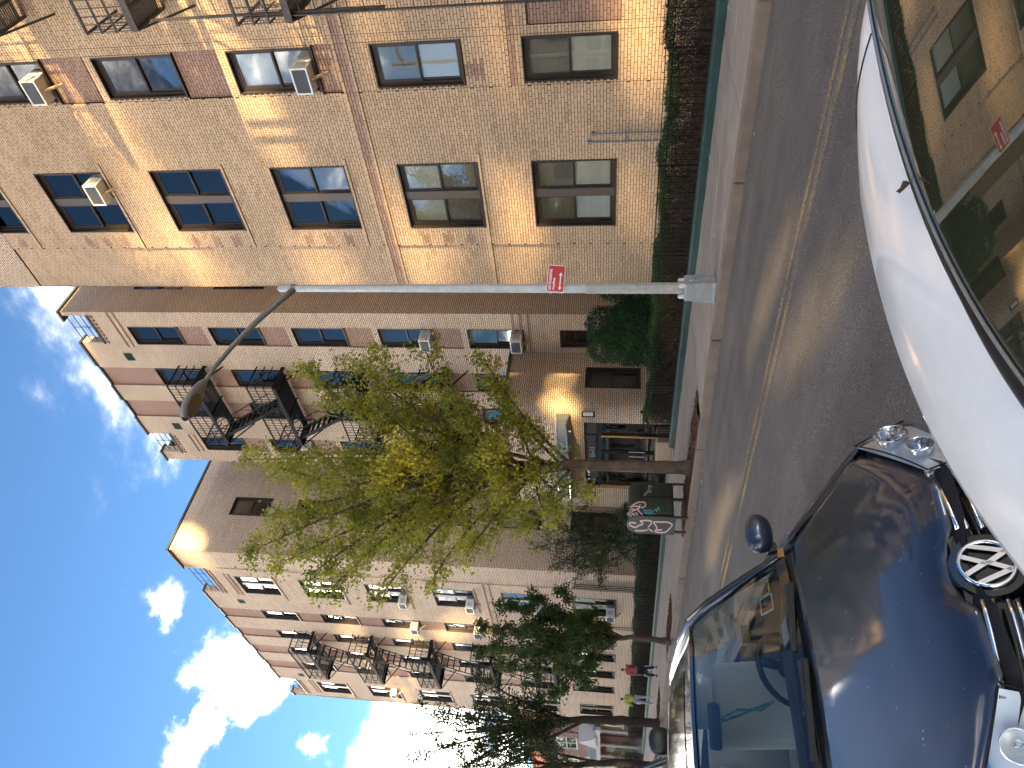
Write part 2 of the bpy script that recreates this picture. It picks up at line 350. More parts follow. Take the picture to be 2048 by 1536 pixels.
# planted strip behind the green coping, and the entrance path
struct(MB().grid([[(x, y, gz(x)+.165+(.03 if y > 12.5 else 0)) for y in (gy(x)+.1, 13.0 if x < -16.9 else 13.6, 20)] for x in (5, 0, -4, -8, -12, -16.79)]).build('planting_bed', M_SOIL))
struct(MB().grid([[(x, y, gz(x)+.165) for y in (12.7, 14, 22)] for x in (-20.9, -24, -30, -38, -46)]).build('planting_bed', M_SOIL))
struct(MB().box(-20.88, -16.81, 12.4, 14.2, gz(-19)+.05, gz(-16.8)+.162).build('path', M_CONC))
lt = MB()
for k in range(150):
    x = random.uniform(-24, 0); y = random.choice((gy(x)-abs(random.gauss(0, .25)), random.uniform(9.3, gy(x)), KB0-abs(random.gauss(0, .12)))); s = random.uniform(.008, .028); a = random.uniform(0, 6.3); z = (gzz(x)+KH+.006) if y > KB1 else zroad(x, y)+.006
    if KB0 <= y <= KB1 or (y < 10.2 and y > KB1 and any(p-.2 < x < q+.2 for p, q in PITS)): continue
    lt.obox((x, y, z), (s*math.cos(a), s*math.sin(a), .003), (-s*.6*math.sin(a), s*.6*math.cos(a), .002), (0, 0, .0008), 0 if k % 5 else 1)
tag(stuff(lt.build('street_litter', [mat('dry_leaf_litter', (.16,.09,.04), rough=.9), mat('paper_scrap', (.6,.6,.57), rough=.9)])), 'scattered dry leaves and paper scraps along the far pavement and kerb', 'litter')
def coping(xa, xb, label):
    b = MB(); n = max(2, int((xa-xb)/2)); G = []
    prof = [(.0,-.02),(.0,.17),(.015,.20),(.05,.215),(.17,.215),(.205,.20),(.22,.17),(.22,-.02)]
    for k in range(n+1):
        xx = xa+(xb-xa)*k/n; G.append([(xx, gy(xx)+y, gz(xx)+.13+z*.85) for y, z in prof])
    b.grid(G); b.poly([G[0][j] for j in range(8)][::-1]); b.poly([G[-1][j] for j in range(8)])
    o = b.build('low_wall', M_GREEN, None, False); return tag(o, label, 'low wall')
coping(5, -16.6, 'low green painted concrete curb under the hedge of the near brick wing')
coping(-20.95, -45, 'low green painted concrete curb in front of the far wing, behind the mail box')
# ================================================================== BUILDING KIT
def facade(name, parent, m, brk, rects, holes, recess, mats, reveal=.17):
    """m(a,z,d) maps wall coordinates to space; rects = (a0,a1,z0,z1); holes = openings; recess = (a0,a1,z0,z1,depth,mat index)"""
    a0, a1, z0, z1 = rects
    A = sorted({a0, a1, *[v for h in holes for v in h[:2]], *[v for h in recess for v in h[:2]], *brk}); A = [v for v in A if a0 <= v <= a1]
    Z = sorted({z0, z1, *[v for h in holes for v in h[2:4]], *[v for h in recess for v in h[2:4]]}); Z = [v for v in Z if z0 <= v <= z1]
    D = {}
    for i in range(len(A)-1):
        for j in range(len(Z)-1):
            ca, cz = (A[i]+A[i+1])/2, (Z[j]+Z[j+1])/2; d, mi = 0.0, 0
            for h in recess:
                if h[0] < ca < h[1] and h[2] < cz < h[3]: d, mi = h[4], h[5]
            if any(h[0] < ca < h[1] and h[2] < cz < h[3] for h in holes): d, mi = None, 0
            D[i, j] = (d, mi)
    b = MB()
    for (i, j), (d, mi) in D.items():
        if d is not None: b.quad(m(A[i],Z[j],d), m(A[i+1],Z[j],d), m(A[i+1],Z[j+1],d), m(A[i],Z[j+1],d), mi)
        for (di, dj) in ((1,0),(0,1)):
            k = (i+di, j+dj)
            if k in D:
                e, me = D[k]; d1 = reveal if d is None else d; e1 = reveal if e is None else e
                if abs(d1-e1) > 1e-6:
                    if di: p, q = (A[i+1],Z[j]), (A[i+1],Z[j+1])
                    else: p, q = (A[i],Z[j+1]), (A[i+1],Z[j+1])
                    b.quad(m(*p,d1), m(*q,d1), m(*q,e1), m(*p,e1), 0 if (d is None or e is None) else max(mi, me))
    return b.build(name, mats, parent)

M_IVORY = mat('ivory_blind', (.80,.72,.56), rough=.7)
M_WHITE_SH = mat('white_shade', (.82,.81,.78), rough=.8)
M_TAUPE = mat('taupe_shade', (.34,.26,.20), rough=.9)
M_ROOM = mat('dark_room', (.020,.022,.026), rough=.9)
M_LACE = mat('rose_lace_curtain', (.62,.40,.30), rough=.9, var=.35, vscale=26)
M_SKY_TINT = mat('sky_tint_sheet', (.10,.14,.20), rough=.8)  # blue-grey sheet behind the panes, reflected sky put into its colour
SH = {'i': M_IVORY, 'w': M_WHITE_SH, 't': M_TAUPE, 'd': M_ROOM, 'l': M_LACE, 'b': M_SKY_TINT}
WC = {}
def slats(w, h, mt):
    k = ('sl', round(w,3), round(h,3), mt.name)
    if k not in WC:
        b = MB(); z = .012
        while z < h:
            b.obox((w/2, 0, z), (w/2, 0, 0), (0, .0105, -.0075), (0, .0003, .0004)); z += .0235
        WC[k] = b.mesh('blind', mt)
    return WC[k]
def flat(w, h, mt, nm):
    k = (nm, round(w,3), round(h,3), mt.name)
    if k not in WC: WC[k] = MB().box(0, w, 0, .004, 0, h).mesh(nm, mt)
    return WC[k]
def sash_mesh(w, h, s=.042, dp=.034):
    k = ('sash', round(w,3), round(h,3), s)
    if k not in WC:
        b = MB(); b.box(0,s,0,dp,0,h).box(w-s,w,0,dp,0,h).box(s,w-s,0,dp,0,s).box(s,w-s,0,dp,h-s,h); WC[k] = b.mesh('sash', M_FRAME)
    return WC[k]
def frame_mesh(w, h, units, mull):
    k = ('fr', round(w,3), round(h,3), units)
    if k not in WC:
        b = MB(); t = .022; d = .205        # panning plates that line the opening
        b.box(-.006,t,-.012,d,0,h,1).box(w-t,w+.006,-.012,d,0,h,1).box(t,w-t,-.010,d,h-t,h+.004,1)
        b.box(-.012,w+.012,-.028,d,-.012,.028)                                 # sill
        f = .05
        b.box(t,t+f,.085,d-.01,.028,h-t).box(w-t-f,w-t,.085,d-.01,.028,h-t).box(t+f,w-t-f,.085,d-.01,h-t-f-.02,h-t).box(t+f,w-t-f,.085,d-.01,.028,.028+f)
        if units == 2: b.box(w/2-mull/2,w/2+mull/2,.070,d-.012,.028,h-t-.001,2)
        WC[k] = b.mesh('window', [M_FRAME, M_FRAME2, M_MULL])
    return WC[k]
def window(parent, loc, w, h, units=1, up='d', lo='d', rz=0, near=False, lift=0.0):
    """sash window; loc is the lower left corner of the opening on the wall plane; up/lo = what hangs behind each sash"""
    mull = .20
    o = link('window', frame_mesh(w, h, units, mull), parent, loc, (0,0,rz))
    e = .072; z0, z1 = .078, h-.022-.07; zm = (z0+z1)/2
    spans = [(e, w-e)] if units == 1 else [(e, w/2-mull/2), (w/2+mull/2, w-e)]
    for q, (xa, xb) in enumerate(spans):
        ww = xb-xa; u = up[q % len(up)]; l = lo[q % len(lo)]
        hu, hl = z1-zm+.02, zm-z0+.02
        link('sash', sash_mesh(ww, hu), o, (xa, .100, zm-.02)); link('sash', sash_mesh(ww, hl), o, (xa, .137, z0+lift))
        link('pane', flat(ww-.06, hu-.06, M_GLASS, 'pane'), o, (xa+.03, .115, zm+.01)); link('pane', flat(ww-.06, hl-.06, M_GLASS, 'pane'), o, (xa+.03, .152, z0+.03+lift))
        for c, za, hh in ((u, zm, z1-zm), (l, z0, zm-z0)):
            if c == 'I' and near:
                link('blind', slats(ww-.01, hh-.01, M_IVORY), o, (xa+.005, .180, za+.005)); link('room_backing', flat(ww, hh, M_ROOM, 'room_backing'), o, (xa, .215, za))
            elif c == 'I': link('blind', flat(ww, hh, M_IVORY, 'blind'), o, (xa, .168, za))
            else: link('shade' if c != 'd' else 'room_backing', flat(ww, hh, SH[c], 'shade' if c != 'd' else 'room_backing'), o, (xa, .170, za))
    return o
# window air conditioners
M_ACW = mat('white_enamel', (.70,.68,.63), rough=.45, var=.08, vscale=6)
M_ACG = mat('grey_grille', (.20,.21,.23), rough=.6)
M_WOOD = mat('raw_wood_prop', (.50,.36,.22), rough=.8)
def ac_meshes():
    if 'ac' in WC: return WC['ac']
    w, d, h = .54, .44, .36
    a = MB(); a.box(0,w,-d,.12,0,.012).box(0,w,-d,.12,h-.012,h).box(0,.012,-d,.12,.012,h-.012).box(w-.012,w,-d,.12,.012,h-.012).box(.012,w-.012,-.02,.0,.012,h-.012)
    a.box(.012,.035,-d,-d+.014,.012,h-.012).box(w-.035,w-.012,-d,-d+.014,.012,h-.012).box(.035,w-.035,-d,-d+.014,.012,.035).box(.035,w-.035,-d,-d+.014,h-.035,h-.012)
    g = MB(); g.box(.012,w-.012,-d+.045,-d+.055,.012,h-.012)
    n = 13
    for k in range(n): z = .04+(h-.08)*k/(n-1); g.box(.03,w-.03,-d+.012,-d+.045,z-.004,z+.004)
    s = MB()
    for sx in (-.0015, w-.002):
        for k in range(8): z = .07+k*.028; s.box(sx, sx+.0035, -d+.12, -d+.30, z, z+.012)
    p = MB(); p.bar((w/2,-d*.75,.0),(w/2,-.03,-.30),.02,.03)
    WC['ac'] = (a.mesh('casing', M_ACW), g.mesh('grille', M_ACG), s.mesh('side_louvre', M_ACG), p.mesh('support_prop', M_WOOD)); return WC['ac']
def ac(loc, label, rz=0, group='window air conditioners'):
    t = thing('air_conditioner', label, 'air conditioner', loc, group, rz, world=False)
    for nm, me in zip(('casing','grille','side_louvre','support_prop'), ac_meshes()): link(nm, me, t)
    return t
FLOOR = 3.03
# ------------------------------------------------------------------ near wing
YN = 14.0
near = thing('apartment_building', 'near wing of the buff brick apartment block, beside the lamp post', 'building', (-5, YN, 0))
X0, X1 = -11.62, 9.0
fr = lambda Y: (lambda a, z, d: (a, Y+d, z))
holes, rec = [], []
WZ, WH = 1.75, 1.83
for k in range(7):
    z = WZ+k*FLOOR
    holes += [(-6.37,-5.48,z,z+WH), (-9.80,-8.11,z,z+WH), (-2.55,-1.66,z,z+WH), (1.2,2.9,z,z+WH)]
    if k >= 2:
        lo_ = 7.36 if k == 2 else WZ+(k-1)*FLOOR+WH+.20
        rec += [(-6.43,-5.44,lo_,z-.012,.05,1)]
rec += [(-5.28,-1.6,WZ-.05,3.42,.03,1)]
rec += [(X0,-10.32,.2,21.2,.035,0)]
facade('wall', near, fr(YN), [], (X0, X1, -.3, 21.1), holes, rec, [M_MORT, M_MORT])
# plain brick above and right of what the picture shows lies 10 mm proud, like the single bricks
facade('brickwork', near, fr(YN-.0026), [], (-3.42, X1, -.3, 21.09), [h for h in holes if h[0] > -3.5], [(-3.42,-1.6,WZ-.05,3.42,.03,1)], [M_BRICK, M_PINK])
facade('brickwork', near, fr(YN-.0026), [], (X0, -3.42, 17.75, 21.09), [h for h in holes if h[2] > 17.7 and h[0] < -3.5], [], [M_BRICK, M_PINK])
sx = lambda X, s: (lambda a, z, d: (X-s*d, a, z))
facade('side_wall', near, sx(X0, -1), [], (YN+.01, 34, -.3, 21.1), [], [], [M_BRICK, M_PINK])
facade('side_wall', near, sx(X1, 1), [], (YN+.01, 34, -.3, 21.1), [], [], [M_BRICK, M_PINK])
MB().box(X0+.02, X1-.02, YN+.3, 34, 20.6, 20.75).build('roof', M_COPING, near)
bb = MB().box(X0-.05, X1+.05, YN-.06, YN+.34, 21.1, 21.2).box(X0-.05, X0+.3, YN+.34, 34, 21.1, 21.2); bb.build('coping', M_COPING, near)
# --- single bricks, American bond: five stretcher courses, one header course
CH, BH, SP, HP, PR = .0652, .0532, .2132, .1066, .0028
sub = [(X0,-10.32),(-10.32,-6.43),(-6.43,-5.44),(-5.44,-5.28),(-5.28,-3.42)]
pieces = {0: [], 1: []}
MOTIF = [(-10.12, WZ+k*FLOOR+dz) for k in range(1, 6) for dz in (.42, .95, 1.48)]
for r_ in range(4, 272):
    z = r_*CH; zc_ = z+BH/2; hdr = r_ % 6 == 5
    for (xa, xb) in sub:
        iv = [(xa, xb)]
        for h in holes:
            if h[2] < zc_ < h[3]:
                nv = []
                for (p, q) in iv:
                    if h[1] <= p or h[0] >= q: nv.append((p, q)); continue
                    if h[0] > p: nv.append((p, h[0]))
                    if h[1] < q: nv.append((h[1], q))
                iv = nv
        pitch = HP if hdr else SP; off = .05 if hdr else (r_ % 2)*.1066
        for (p, q) in iv:
            n = math.floor((p-off)/pitch); x = n*pitch+off
            while x < q:
                a, b_ = max(x, p)+.0055, min(x+pitch, q)-.0055; x += pitch
                if b_-a < .022: continue
                ca = (a+b_)/2; d, mi, out_ = 0, 0, 0
                for h in rec:
                    if h[0] < ca < h[1] and h[2] < zc_ < h[3]: d, mi = h[4], h[5]
                if 6.98 < z < 7.33 and -11.55 < ca:                      # belt course between second and third floor
                    d = 0; out_ = .028 if (6.98 < z < 7.06 or 7.24 < z < 7.33) else .010; mi = 1 if 7.05 < z < 7.25 else 0
                    if ca < -10.32: d = .035
                if 3.66 < z < 3.98 and ca > -6.45: out_ = .03 if z > 3.84 else .008; mi = 0 if z > 3.84 else 1
                for k in range(1, 6):                                      # brick sills that run on to the corner pier
                    zs = WZ+k*FLOOR
                    if zs-.075 < zc_ < zs-.005 and (-10.34 if k > 1 else -11.6) < ca < -7.95: out_ = .035
                if any(abs(ca-mx_) < .13 and abs(zc_-mz) < .10 for mx_, mz in MOTIF): mi = 1; out_ = 0
                if abs(ca+6.1) < .14 and 4.34 < z < 4.72: mi = 1
                pieces[mi].append((a, b_, z, YN+d-PR-out_+random.uniform(-.0003,.0003), YN+d+.002))
cand = sorted([(p[0]**2+p[3]**2+(p[2]-EYE)**2, i, mi) for mi in (0,1) for i, p in enumerate(pieces[mi]) if .95 < p[2] < 4.6 and p[0] > -5.6 and p[1]-p[0] > .09 and abs(p[0]) > 4.45 and p[0] > -8])
cand = cand[:290]; pick = {(mi, i) for _, i, mi in cand}
def bmesh5(L, D, mt):
    b = MB(); b._a([(0,0,0),(L,0,0),(L,0,BH),(0,0,BH),(0,D,0),(L,D,0),(L,D,BH),(0,D,BH)], [(0,1,2,3),(4,0,3,7),(1,5,6,2),(3,2,6,7),(5,4,0,1)][:4]+[(4,5,1,0)]); return b.mesh('brick', mt)
bc = {}
for mi in (0, 1):
    mt = (M_BP, M_PP)[mi]; V, Fc = [], []
    for i, (a, b_, z, ya, yb) in enumerate(pieces[mi]):
        if (mi, i) in pick:
            k = (mi, round(b_-a, 3), round(yb-ya, 2))
            if k not in bc: bc[k] = bmesh5(b_-a, yb-ya, mt)
            link('brick', bc[k], near, (a, ya, z))
        else:
            o = len(V); V += [(a,ya,z),(b_,ya,z),(b_,ya,z+BH),(a,ya,z+BH),(a,yb,z),(b_,yb,z),(b_,yb,z+BH),(a,yb,z+BH)]
            Fc += [(o,o+1,o+2,o+3),(o+4,o,o+3,o+7),(o+1,o+5,o+6,o+2),(o+3,o+2,o+6,o+7),(o+4,o+5,o+1,o)]
    stuff(link('brickwork', np_mesh('brickwork', V, Fc, mt), near))
# --- windows of the near wing, ground floor first
SG = [('I','i'),('I','w'),('w','t'),('w','b'),('b','b'),('b','d'),('b','d')]
DB = [('II','iw'),('ii','tt'),('ll','tt'),('iw','wb'),('bw','wd'),('bb','bb'),('bb','bb')]
for k in range(7):
    z = WZ+k*FLOOR; u, l = SG[k]; du, dl = DB[k]
    window(near, (-6.37, YN, z), .89, WH, 1, u, l, near=k < 2)
    window(near, (-9.80, YN, z), 1.69, WH, 2, du[::-1], dl[::-1], near=k < 1)
    if k < 5:
        window(near, (-2.55, YN, z), .89, WH, 1, 'b', 'd'); window(near, (1.2, YN, z), 1.70, WH, 2, 'b', 'd')
ac((-6.28, YN+.09, WZ+4*FLOOR+.06), 'white air conditioner in the narrow fifth floor window of the near wing')
ac((-6.28, YN+.09, WZ+2*FLOOR+.06), 'white air conditioner in the narrow third floor window of the near wing')
ac((-8.80, YN+.09, WZ+4*FLOOR+.06), 'small white air conditioner in the wide fifth floor window of the near wing')
# conduits on the wall
cd = MB()
for px, zt in ((-7.50, 2.18), (-7.69, 2.26)):
    cd.tube([(px, YN-.045, .1), (px, YN-.045, zt)], .018, 8); cd.box(px-.035, px+.035, YN-.085, YN-.012, zt, zt+.08)
cd.box(-7.75, -7.45, YN-.03, YN-.012, 1.52, 1.55)
tag(cd.build('pipe', mat('grey_conduit', (.20,.20,.21), rough=.6, metal=.3)), 'pair of grey conduits running up the near brick wall above the hedge', 'pipe')
# ================================================================== MIDDLE WING
def dentils(b, xa, xb, y, z):
    x = xa
    while x < xb-.05: b.box(x, x+.075, y-.04, y+.01, z, z+.11); x += .17
def roof_rail(name, xa, xb, y, z, parent):
    b = MB()
    for dz in (.35, .62, .9): b.tube([(xa, y, z+dz), (xb, y, z+dz)], .016, 6)
    n = max(2, int(abs(xb-xa)/.6))
    for k in range(1, n): b.tube([(xa+(xb-xa)*k/n, y, z), (xa+(xb-xa)*k/n, y, z+.9)], .014, 6)
    return b.build(name, M_IRON2, parent)
YB, BX0, BX1 = 16.5, -23.2, -14.8
FB, TB = 3.0, 3.45
mid = thing('apartment_building', 'middle wing of the buff brick block, with the entrance at its foot', 'building', (-19, YB, gz(-19)))
cols = [(-16.32,-15.48), (-18.44,-17.60), (-20.27,-19.43), (-22.43,-21.59)]
holes, rec = [], []
GAPS = [(-16.25,-14.98), (-22.66,-21.45)]
for g in GAPS: holes.append((g[0], g[1], 19.72, 20.62))
for ci, (a, c) in enumerate(cols):
    for k in range(6):
        zt = TB+k*FB
        if k == 0 and ci > 0: continue
        if k == 0: holes.append((a+.1, c, zt-.95, zt)); continue
        holes.append((a, c, zt-1.84, zt))
        if ci in (0, 3):
            if k > 1: rec.append((a-.03, c+.03, zt-FB+.22, zt-1.86, .05, 1))
    if ci in (1, 2): rec.append((a-.06, c+.06, 5.6, 20.62, .06, 1))
facade('wall', mid, fr(YB), [], (BX0, BX1, -.6, 20.62), holes, rec, [M_BRICK, M_PINK], .24)
sideh = [(17.70, 18.55, TB+k*FB-1.84, TB+k*FB) for k in range(1, 6)]
facade('side_wall', mid, sx(BX1, 1), [], (YB+.005, 30, -.6, 20.62), sideh, [], [M_BRICK, M_PINK], .24)
facade('side_wall', mid, sx(BX0, -1), [], (YB+.005, 30, -.6, 20.62), [], [], [M_BRICK, M_PINK])
facade('rear_wall', mid, fr(26), [], (-26, -11.6, -.6, 20.6), [], [], [M_BRICK, M_PINK])
MB().box(BX0+.2, BX1-.2, YB+.3, 30, 19.5, 19.65).build('roof', M_COPING, mid)
b = MB().box(BX0+.03, BX1-.26, YB+.245, YB+.30, 19.6, 19.72)
for (a, c) in ((GAPS[0][1], BX1-.005), (GAPS[1][1], GAPS[0][0]), (BX0+.005, GAPS[1][0])): b.box(a+.003, c-.003, YB+.236, YB+.30, 19.7, 20.60)
b.build('parapet', M_BRICK, mid)
b = MB()
for (a, c) in ((GAPS[0][1]-.22, BX1+.07), (-17.42, GAPS[0][0]+.04), (-19.32, -18.50), (GAPS[1][1]-.04, -20.36), (BX0-.06, GAPS[1][0]+.05)): b.box(a, c, YB-.07, YB+.36, 20.62, 20.70)
b.box(-18.50, -17.42, YB-.02, YB+.36, 20.615, 20.685).box(-20.36, -19.32, YB-.02, YB+.36, 20.615, 20.685)
b.box(BX1-.3, BX1+.07, YB+.36, 30, 20.62, 20.70).box(BX0-.06, BX0+.3, YB+.36, 30, 20.62, 20.70)
for g in GAPS: b.box(g[0]-.03, g[1]+.03, YB-.05, YB+.30, 19.66, 19.725)
b.build('coping', M_COPING, mid)
b = MB()
for g in GAPS: dentils(b, g[0], g[1], YB, 19.5)
for (a, c) in (cols[0], cols[3]): b.box(a-.12, c+(.66 if c > -16 else .1), YB-.03, YB+.01, 18.62, 18.69).box(a-.12, c+(.66 if c > -16 else .1), YB-.03, YB+.01, 18.84, 18.91)
for k in range(1, 4):
    b.box(-16.95, BX1-.01, YB-.025, YB+.01, 4.15+k*.25, 4.15+k*.25+.065)
stuff(b.build('brick_trim', M_PINK, mid))
for g in GAPS: roof_rail('railing', g[0], g[1], YB+.12, 19.72, mid)
SHD = ['bd','dd','wd','bb','td','db','id','bt','dt']
for ci, (a, c) in enumerate(cols):
    for k in range(6):
        if k == 0:
            if ci == 0: window(mid, (a+.1, YB, TB-.95), c-a-.1, .95, 1, 't', 't')
            continue
        s = SHD[(ci*5+k*3) % len(SHD)]
        if k >= 4: s = 'bb' if (ci+k) % 2 else 'bd'
        if ci == 0: s = {1:'td', 2:'lt', 3:'bt', 4:'bd', 5:'bb'}[k]
        window(mid, (a, YB, TB+k*FB-1.84), c-a, 1.84, 1, s[0], s[1])
for k in range(1, 6): window(mid, (BX1, 17.70, TB+k*FB-1.84), .85, 1.84, 1, 't', 'd', rz=R(90))
ac((-16.20, YB+.09, TB+FB-1.84+.06), 'white air conditioner just above the entrance roof on the middle wing')
ac((-16.20, YB+.09, TB+2*FB-1.84+.06), 'white air conditioner in the third floor window of the middle wing')
ac((-22.30, YB+.09, TB+4*FB-1.84+.06), 'white air conditioner beside the fire escape of the middle wing')
M_VENT = mat('green_vent', (.04,.10,.075), rough=.6)
def vent(x, z, y, parent, w=.38, h=.32):
    b = MB().box(x-w/2, x+w/2, y-.02, y+.01, z, z+.02).box(x-w/2, x+w/2, y-.02, y+.01, z+h-.02, z+h).box(x-w/2, x-w/2+.02, y-.02, y+.01, z+.02, z+h-.02).box(x+w/2-.02, x+w/2, y-.02, y+.01, z+.02, z+h-.02)
    b.box(x-w/2+.02, x+w/2-.02, y-.004, y+.002, z+.02, z+h-.02, 1)
    for k in range(6): zz = z+.04+k*(h-.07)/5.5; b.obox((x, y-.012, zz), (w/2-.021,0,0), (0,.011,-.009), (0,.001,.001))
    b.build('vent', [M_VENT, M_ROOM], parent)
vent(-16.95, 18.95, YB, mid); vent(-20.92, 18.95, YB, mid)

# ------------------------------------------------------------------ fire escapes
def fire_escape(label, xa, xb, yw, dep, levels, loc, stair=None, ladder=None, m=M_IRON, rail=.95):
    t = thing('fire_escape', label, 'fire escape', loc)
    yo = yw-dep
    for li, z in enumerate(levels):
        b = MB()
        n = int(dep/.062)
        hole = None
        if stair and li < len(levels): hole = (min(stair[0], stair[0]+.9*stair[2]), max(stair[0], stair[0]+.9*stair[2])) if li < len(levels)-1 else None
        for k in range(n):
            y = yo+.03+k*(dep-.05)/n
            if hole and k < n*.62:
                b.box(xa, hole[0], y-.016, y+.016, z-.022, z); b.box(hole[1], xb, y-.016, y+.016, z-.022, z)
            else: b.box(xa, xb, y-.016, y+.016, z-.022, z)
        b.box(xa-.03, xa, yo, yw+.02, z-.11, z+.03).box(xb, xb+.03, yo, yw+.02, z-.11, z+.03).box(xa, xb, yo-.03, yo, z-.11, z+.03)
        for xx in (xa+.35, (xa+xb)/2, xb-.35): b.box(xx-.025, xx+.025, yo+.01, yw, z-.06, z-.023)
        b.build('platform', m, t)
        b = MB()
        for q in (.34, .64, rail):
            r_ = .013 if q < rail else .020
            b.bar((xa-.015, yo-.015, z+q), (xb+.015, yo-.015, z+q), r_)
            b.bar((xa-.015, yo-.015, z+q), (xa-.015, yw+.01, z+q), r_); b.bar((xb+.015, yo-.015, z+q), (xb+.015, yw+.01, z+q), r_)
        nx = int((xb-xa)/.14)
        for k in range(nx+1): x = xa+(xb-xa)*k/nx; b.box(x-.007, x+.007, yo-.022, yo-.008, z, z+rail)
        for k in range(1, int(dep/.14)):
            y = yo+dep*k/int(dep/.14)
            for x in (xa-.015, xb+.015): b.box(x-.007, x+.007, y-.007, y+.007, z, z+rail)
        for x in (xa, xb): b.bar((x, yo, z-.1), (x, yw, z-.75), .018)
        b.build('railing', m, t)
        if stair and li < len(levels)-1:
            x0, w, sgn = stair; zl = levels[li+1]; run = (z-zl)/1.55
            b = MB(); y0, y1 = yo+.10, yo+.10+w
            for y in (y0, y1): b.obox((x0+sgn*run/2, y, (z+zl)/2), (sgn*run/2,0,-(z-zl)/2), (0,.012,0), (.07*.8,0,.07*.5))
            ns = 11
            for k in range(1, ns): b.box(x0+sgn*run*k/ns-.085, x0+sgn*run*k/ns+.085, y0+.012, y1-.012, z-(z-zl)*k/ns-.02, z-(z-zl)*k/ns)
            b.build('stair', m, t)
            b = MB()
            for y in (y0, y1):
                b.bar((x0, y, z+.75), (x0+sgn*run, y, zl+.75), .013)
                for k in range(1, 4): b.bar((x0+sgn*run*k/4, y, z-(z-zl)*k/4), (x0+sgn*run*k/4, y, z-(z-zl)*k/4+.75), .010)
            b.build('handrail', m, t)
    if ladder:
        x0, y0, za, zb = ladder; b = MB()
        for dx in (0, .42): b.box(x0+dx-.012, x0+dx+.012, y0-.035, y0+.035, za, zb)
        z = za+.15
        while z < zb-.1: b.tube([(x0, y0, z), (x0+.42, y0, z)], .011, 6); z += .30
        b.build('ladder', M_IRON2, t)
        b = MB()
        for dx in (.02, .40): b.box(x0+dx-.02, x0+dx+.02, y0+.07, y0+.12, zb-2.6, zb+1.9)
        b.build('ladder_guide', M_IRON2, t)
    return t
fire_escape('black iron fire escape zigzagging down the middle wing', -20.6, -17.40, YB, 1.0, [16.42, 13.42, 10.42, 7.42], (-19, YB-.5, 6.6), stair=(-20.35, .55, 1), m=M_IRON)
fire_escape('iron fire escape with a long drop ladder on the near wing', -4.58, -1.2, YN-.012, 1.10, [13.66, 10.62, 7.60], (-3, YN-.5, 6.8), stair=(-1.5, .55, -1), ladder=(-4.50, YN-1.05, 2.70, 8.4), m=M_IRON2)

# ================================================================== FAR WING
YF, FX0, FX1 = 13.75, -43.45, -26.05
FF, TF = 3.046, 3.32
far = thing('apartment_building', 'far wing of the buff brick block behind the slim tree and pedestrians', 'building', (-35, YF, gz(-35)))
dbl = [(-29.82,-28.20), (-42.50,-40.90)]; sng = [(-32.52,-31.66), (-34.78,-33.92), (-36.90,-36.04), (-38.98,-38.12)]
holes, rec = [], []
GF = [(-29.85,-27.62), (-42.97,-40.8)]
for g in GF: holes.append((g[0], g[1], 19.75, 20.68))
for k in range(6):
    zt = TF+k*FF
    for (a, c) in dbl+sng: holes.append((a, c, zt-1.84, zt))
for (a, c) in sng: rec.append((a-.06, c+.06, 5.2, 20.68, .06, 1)); rec.append((a-.06, c+.06, TF-1.9, TF+.3, .06, 1))
rec.append((FX0, -42.99, -.6, 20.68, .04, 0)); rec.append((-27.52, FX1, -.6, 20.68, .04, 0))
facade('wall', far, fr(YF), [], (FX0, FX1, -1, 20.68), holes, rec, [M_BRICK, M_PINK], .24)
sh = [(15.62, 16.55, TF+k*FF+.10-1.8, TF+k*FF+.10) for k in range(6)]
facade('side_wall', far, sx(FX1, 1), [], (YF+.005, 30, -1, 20.68), sh, [], [M_BRICK, M_PINK], .24)
facade('side_wall', far, sx(FX0, -1), [], (YF+.005, 30, -1, 20.68), [], [], [M_BRICK, M_PINK])
MB().box(FX0+.2, FX1-.2, YF+.3, 30, 19.5, 19.65).build('roof', M_COPING, far)
b = MB().box(FX0+.03, FX1-.26, YF+.245, YF+.30, 19.6, 19.75)
for (a, c) in ((GF[0][1], FX1-.005), (GF[1][1], GF[0][0]), (FX0+.005, GF[1][0])): b.box(a+.003, c-.003, YF+.236, YF+.3, 19.74, 20.66)
b.build('parapet', M_BRICK, far)
b = MB(); xs = [GF[1][1]-.04, -39.05, -38.04, -36.97, -35.97, -34.85, -33.85, -32.59, -31.59, GF[0][0]+.04]
for i in range(len(xs)-1): b.box(xs[i], xs[i+1], YF-(.07 if i % 2 == 0 else .02), YF+.36, 20.68-(.004*(i % 2)), 20.77-(.006*(i % 2)))
b.box(GF[0][1]-.05, FX1+.07, YF-.07, YF+.36, 20.68, 20.77).box(FX0-.07, GF[1][0]+.05, YF-.07, YF+.36, 20.68, 20.77).box(FX1-.3, FX1+.07, YF+.36, 30, 20.68, 20.77)
for g in GF: b.box(g[0]-.03, g[1]+.03, YF-.05, YF+.3, 19.69, 19.755)
b.build('coping', M_COPING, far)
b = MB()
for g in GF: dentils(b, g[0], g[1], YF, 19.5)
for k in range(1, 6):
    for (a, c) in dbl: b.box(a-.5, c+.15, YF-.035, YF+.01, TF+k*FF-1.84-.10, TF+k*FF-1.84-.018)
for z in (6.78, 7.02): b.box(-33.6, FX1-1.5, YF-.03, YF+.01, z, z+.075)
for (a, c) in dbl: b.box(a-.2, c+.2, YF-.03, YF+.01, 18.72, 18.79).box(a-.2, c+.2, YF-.03, YF+.01, 18.92, 18.99)
stuff(b.build('brick_trim', M_PINK, far))
for g in GF: roof_rail('railing', g[0], g[1], YF+.12, 19.75, far)
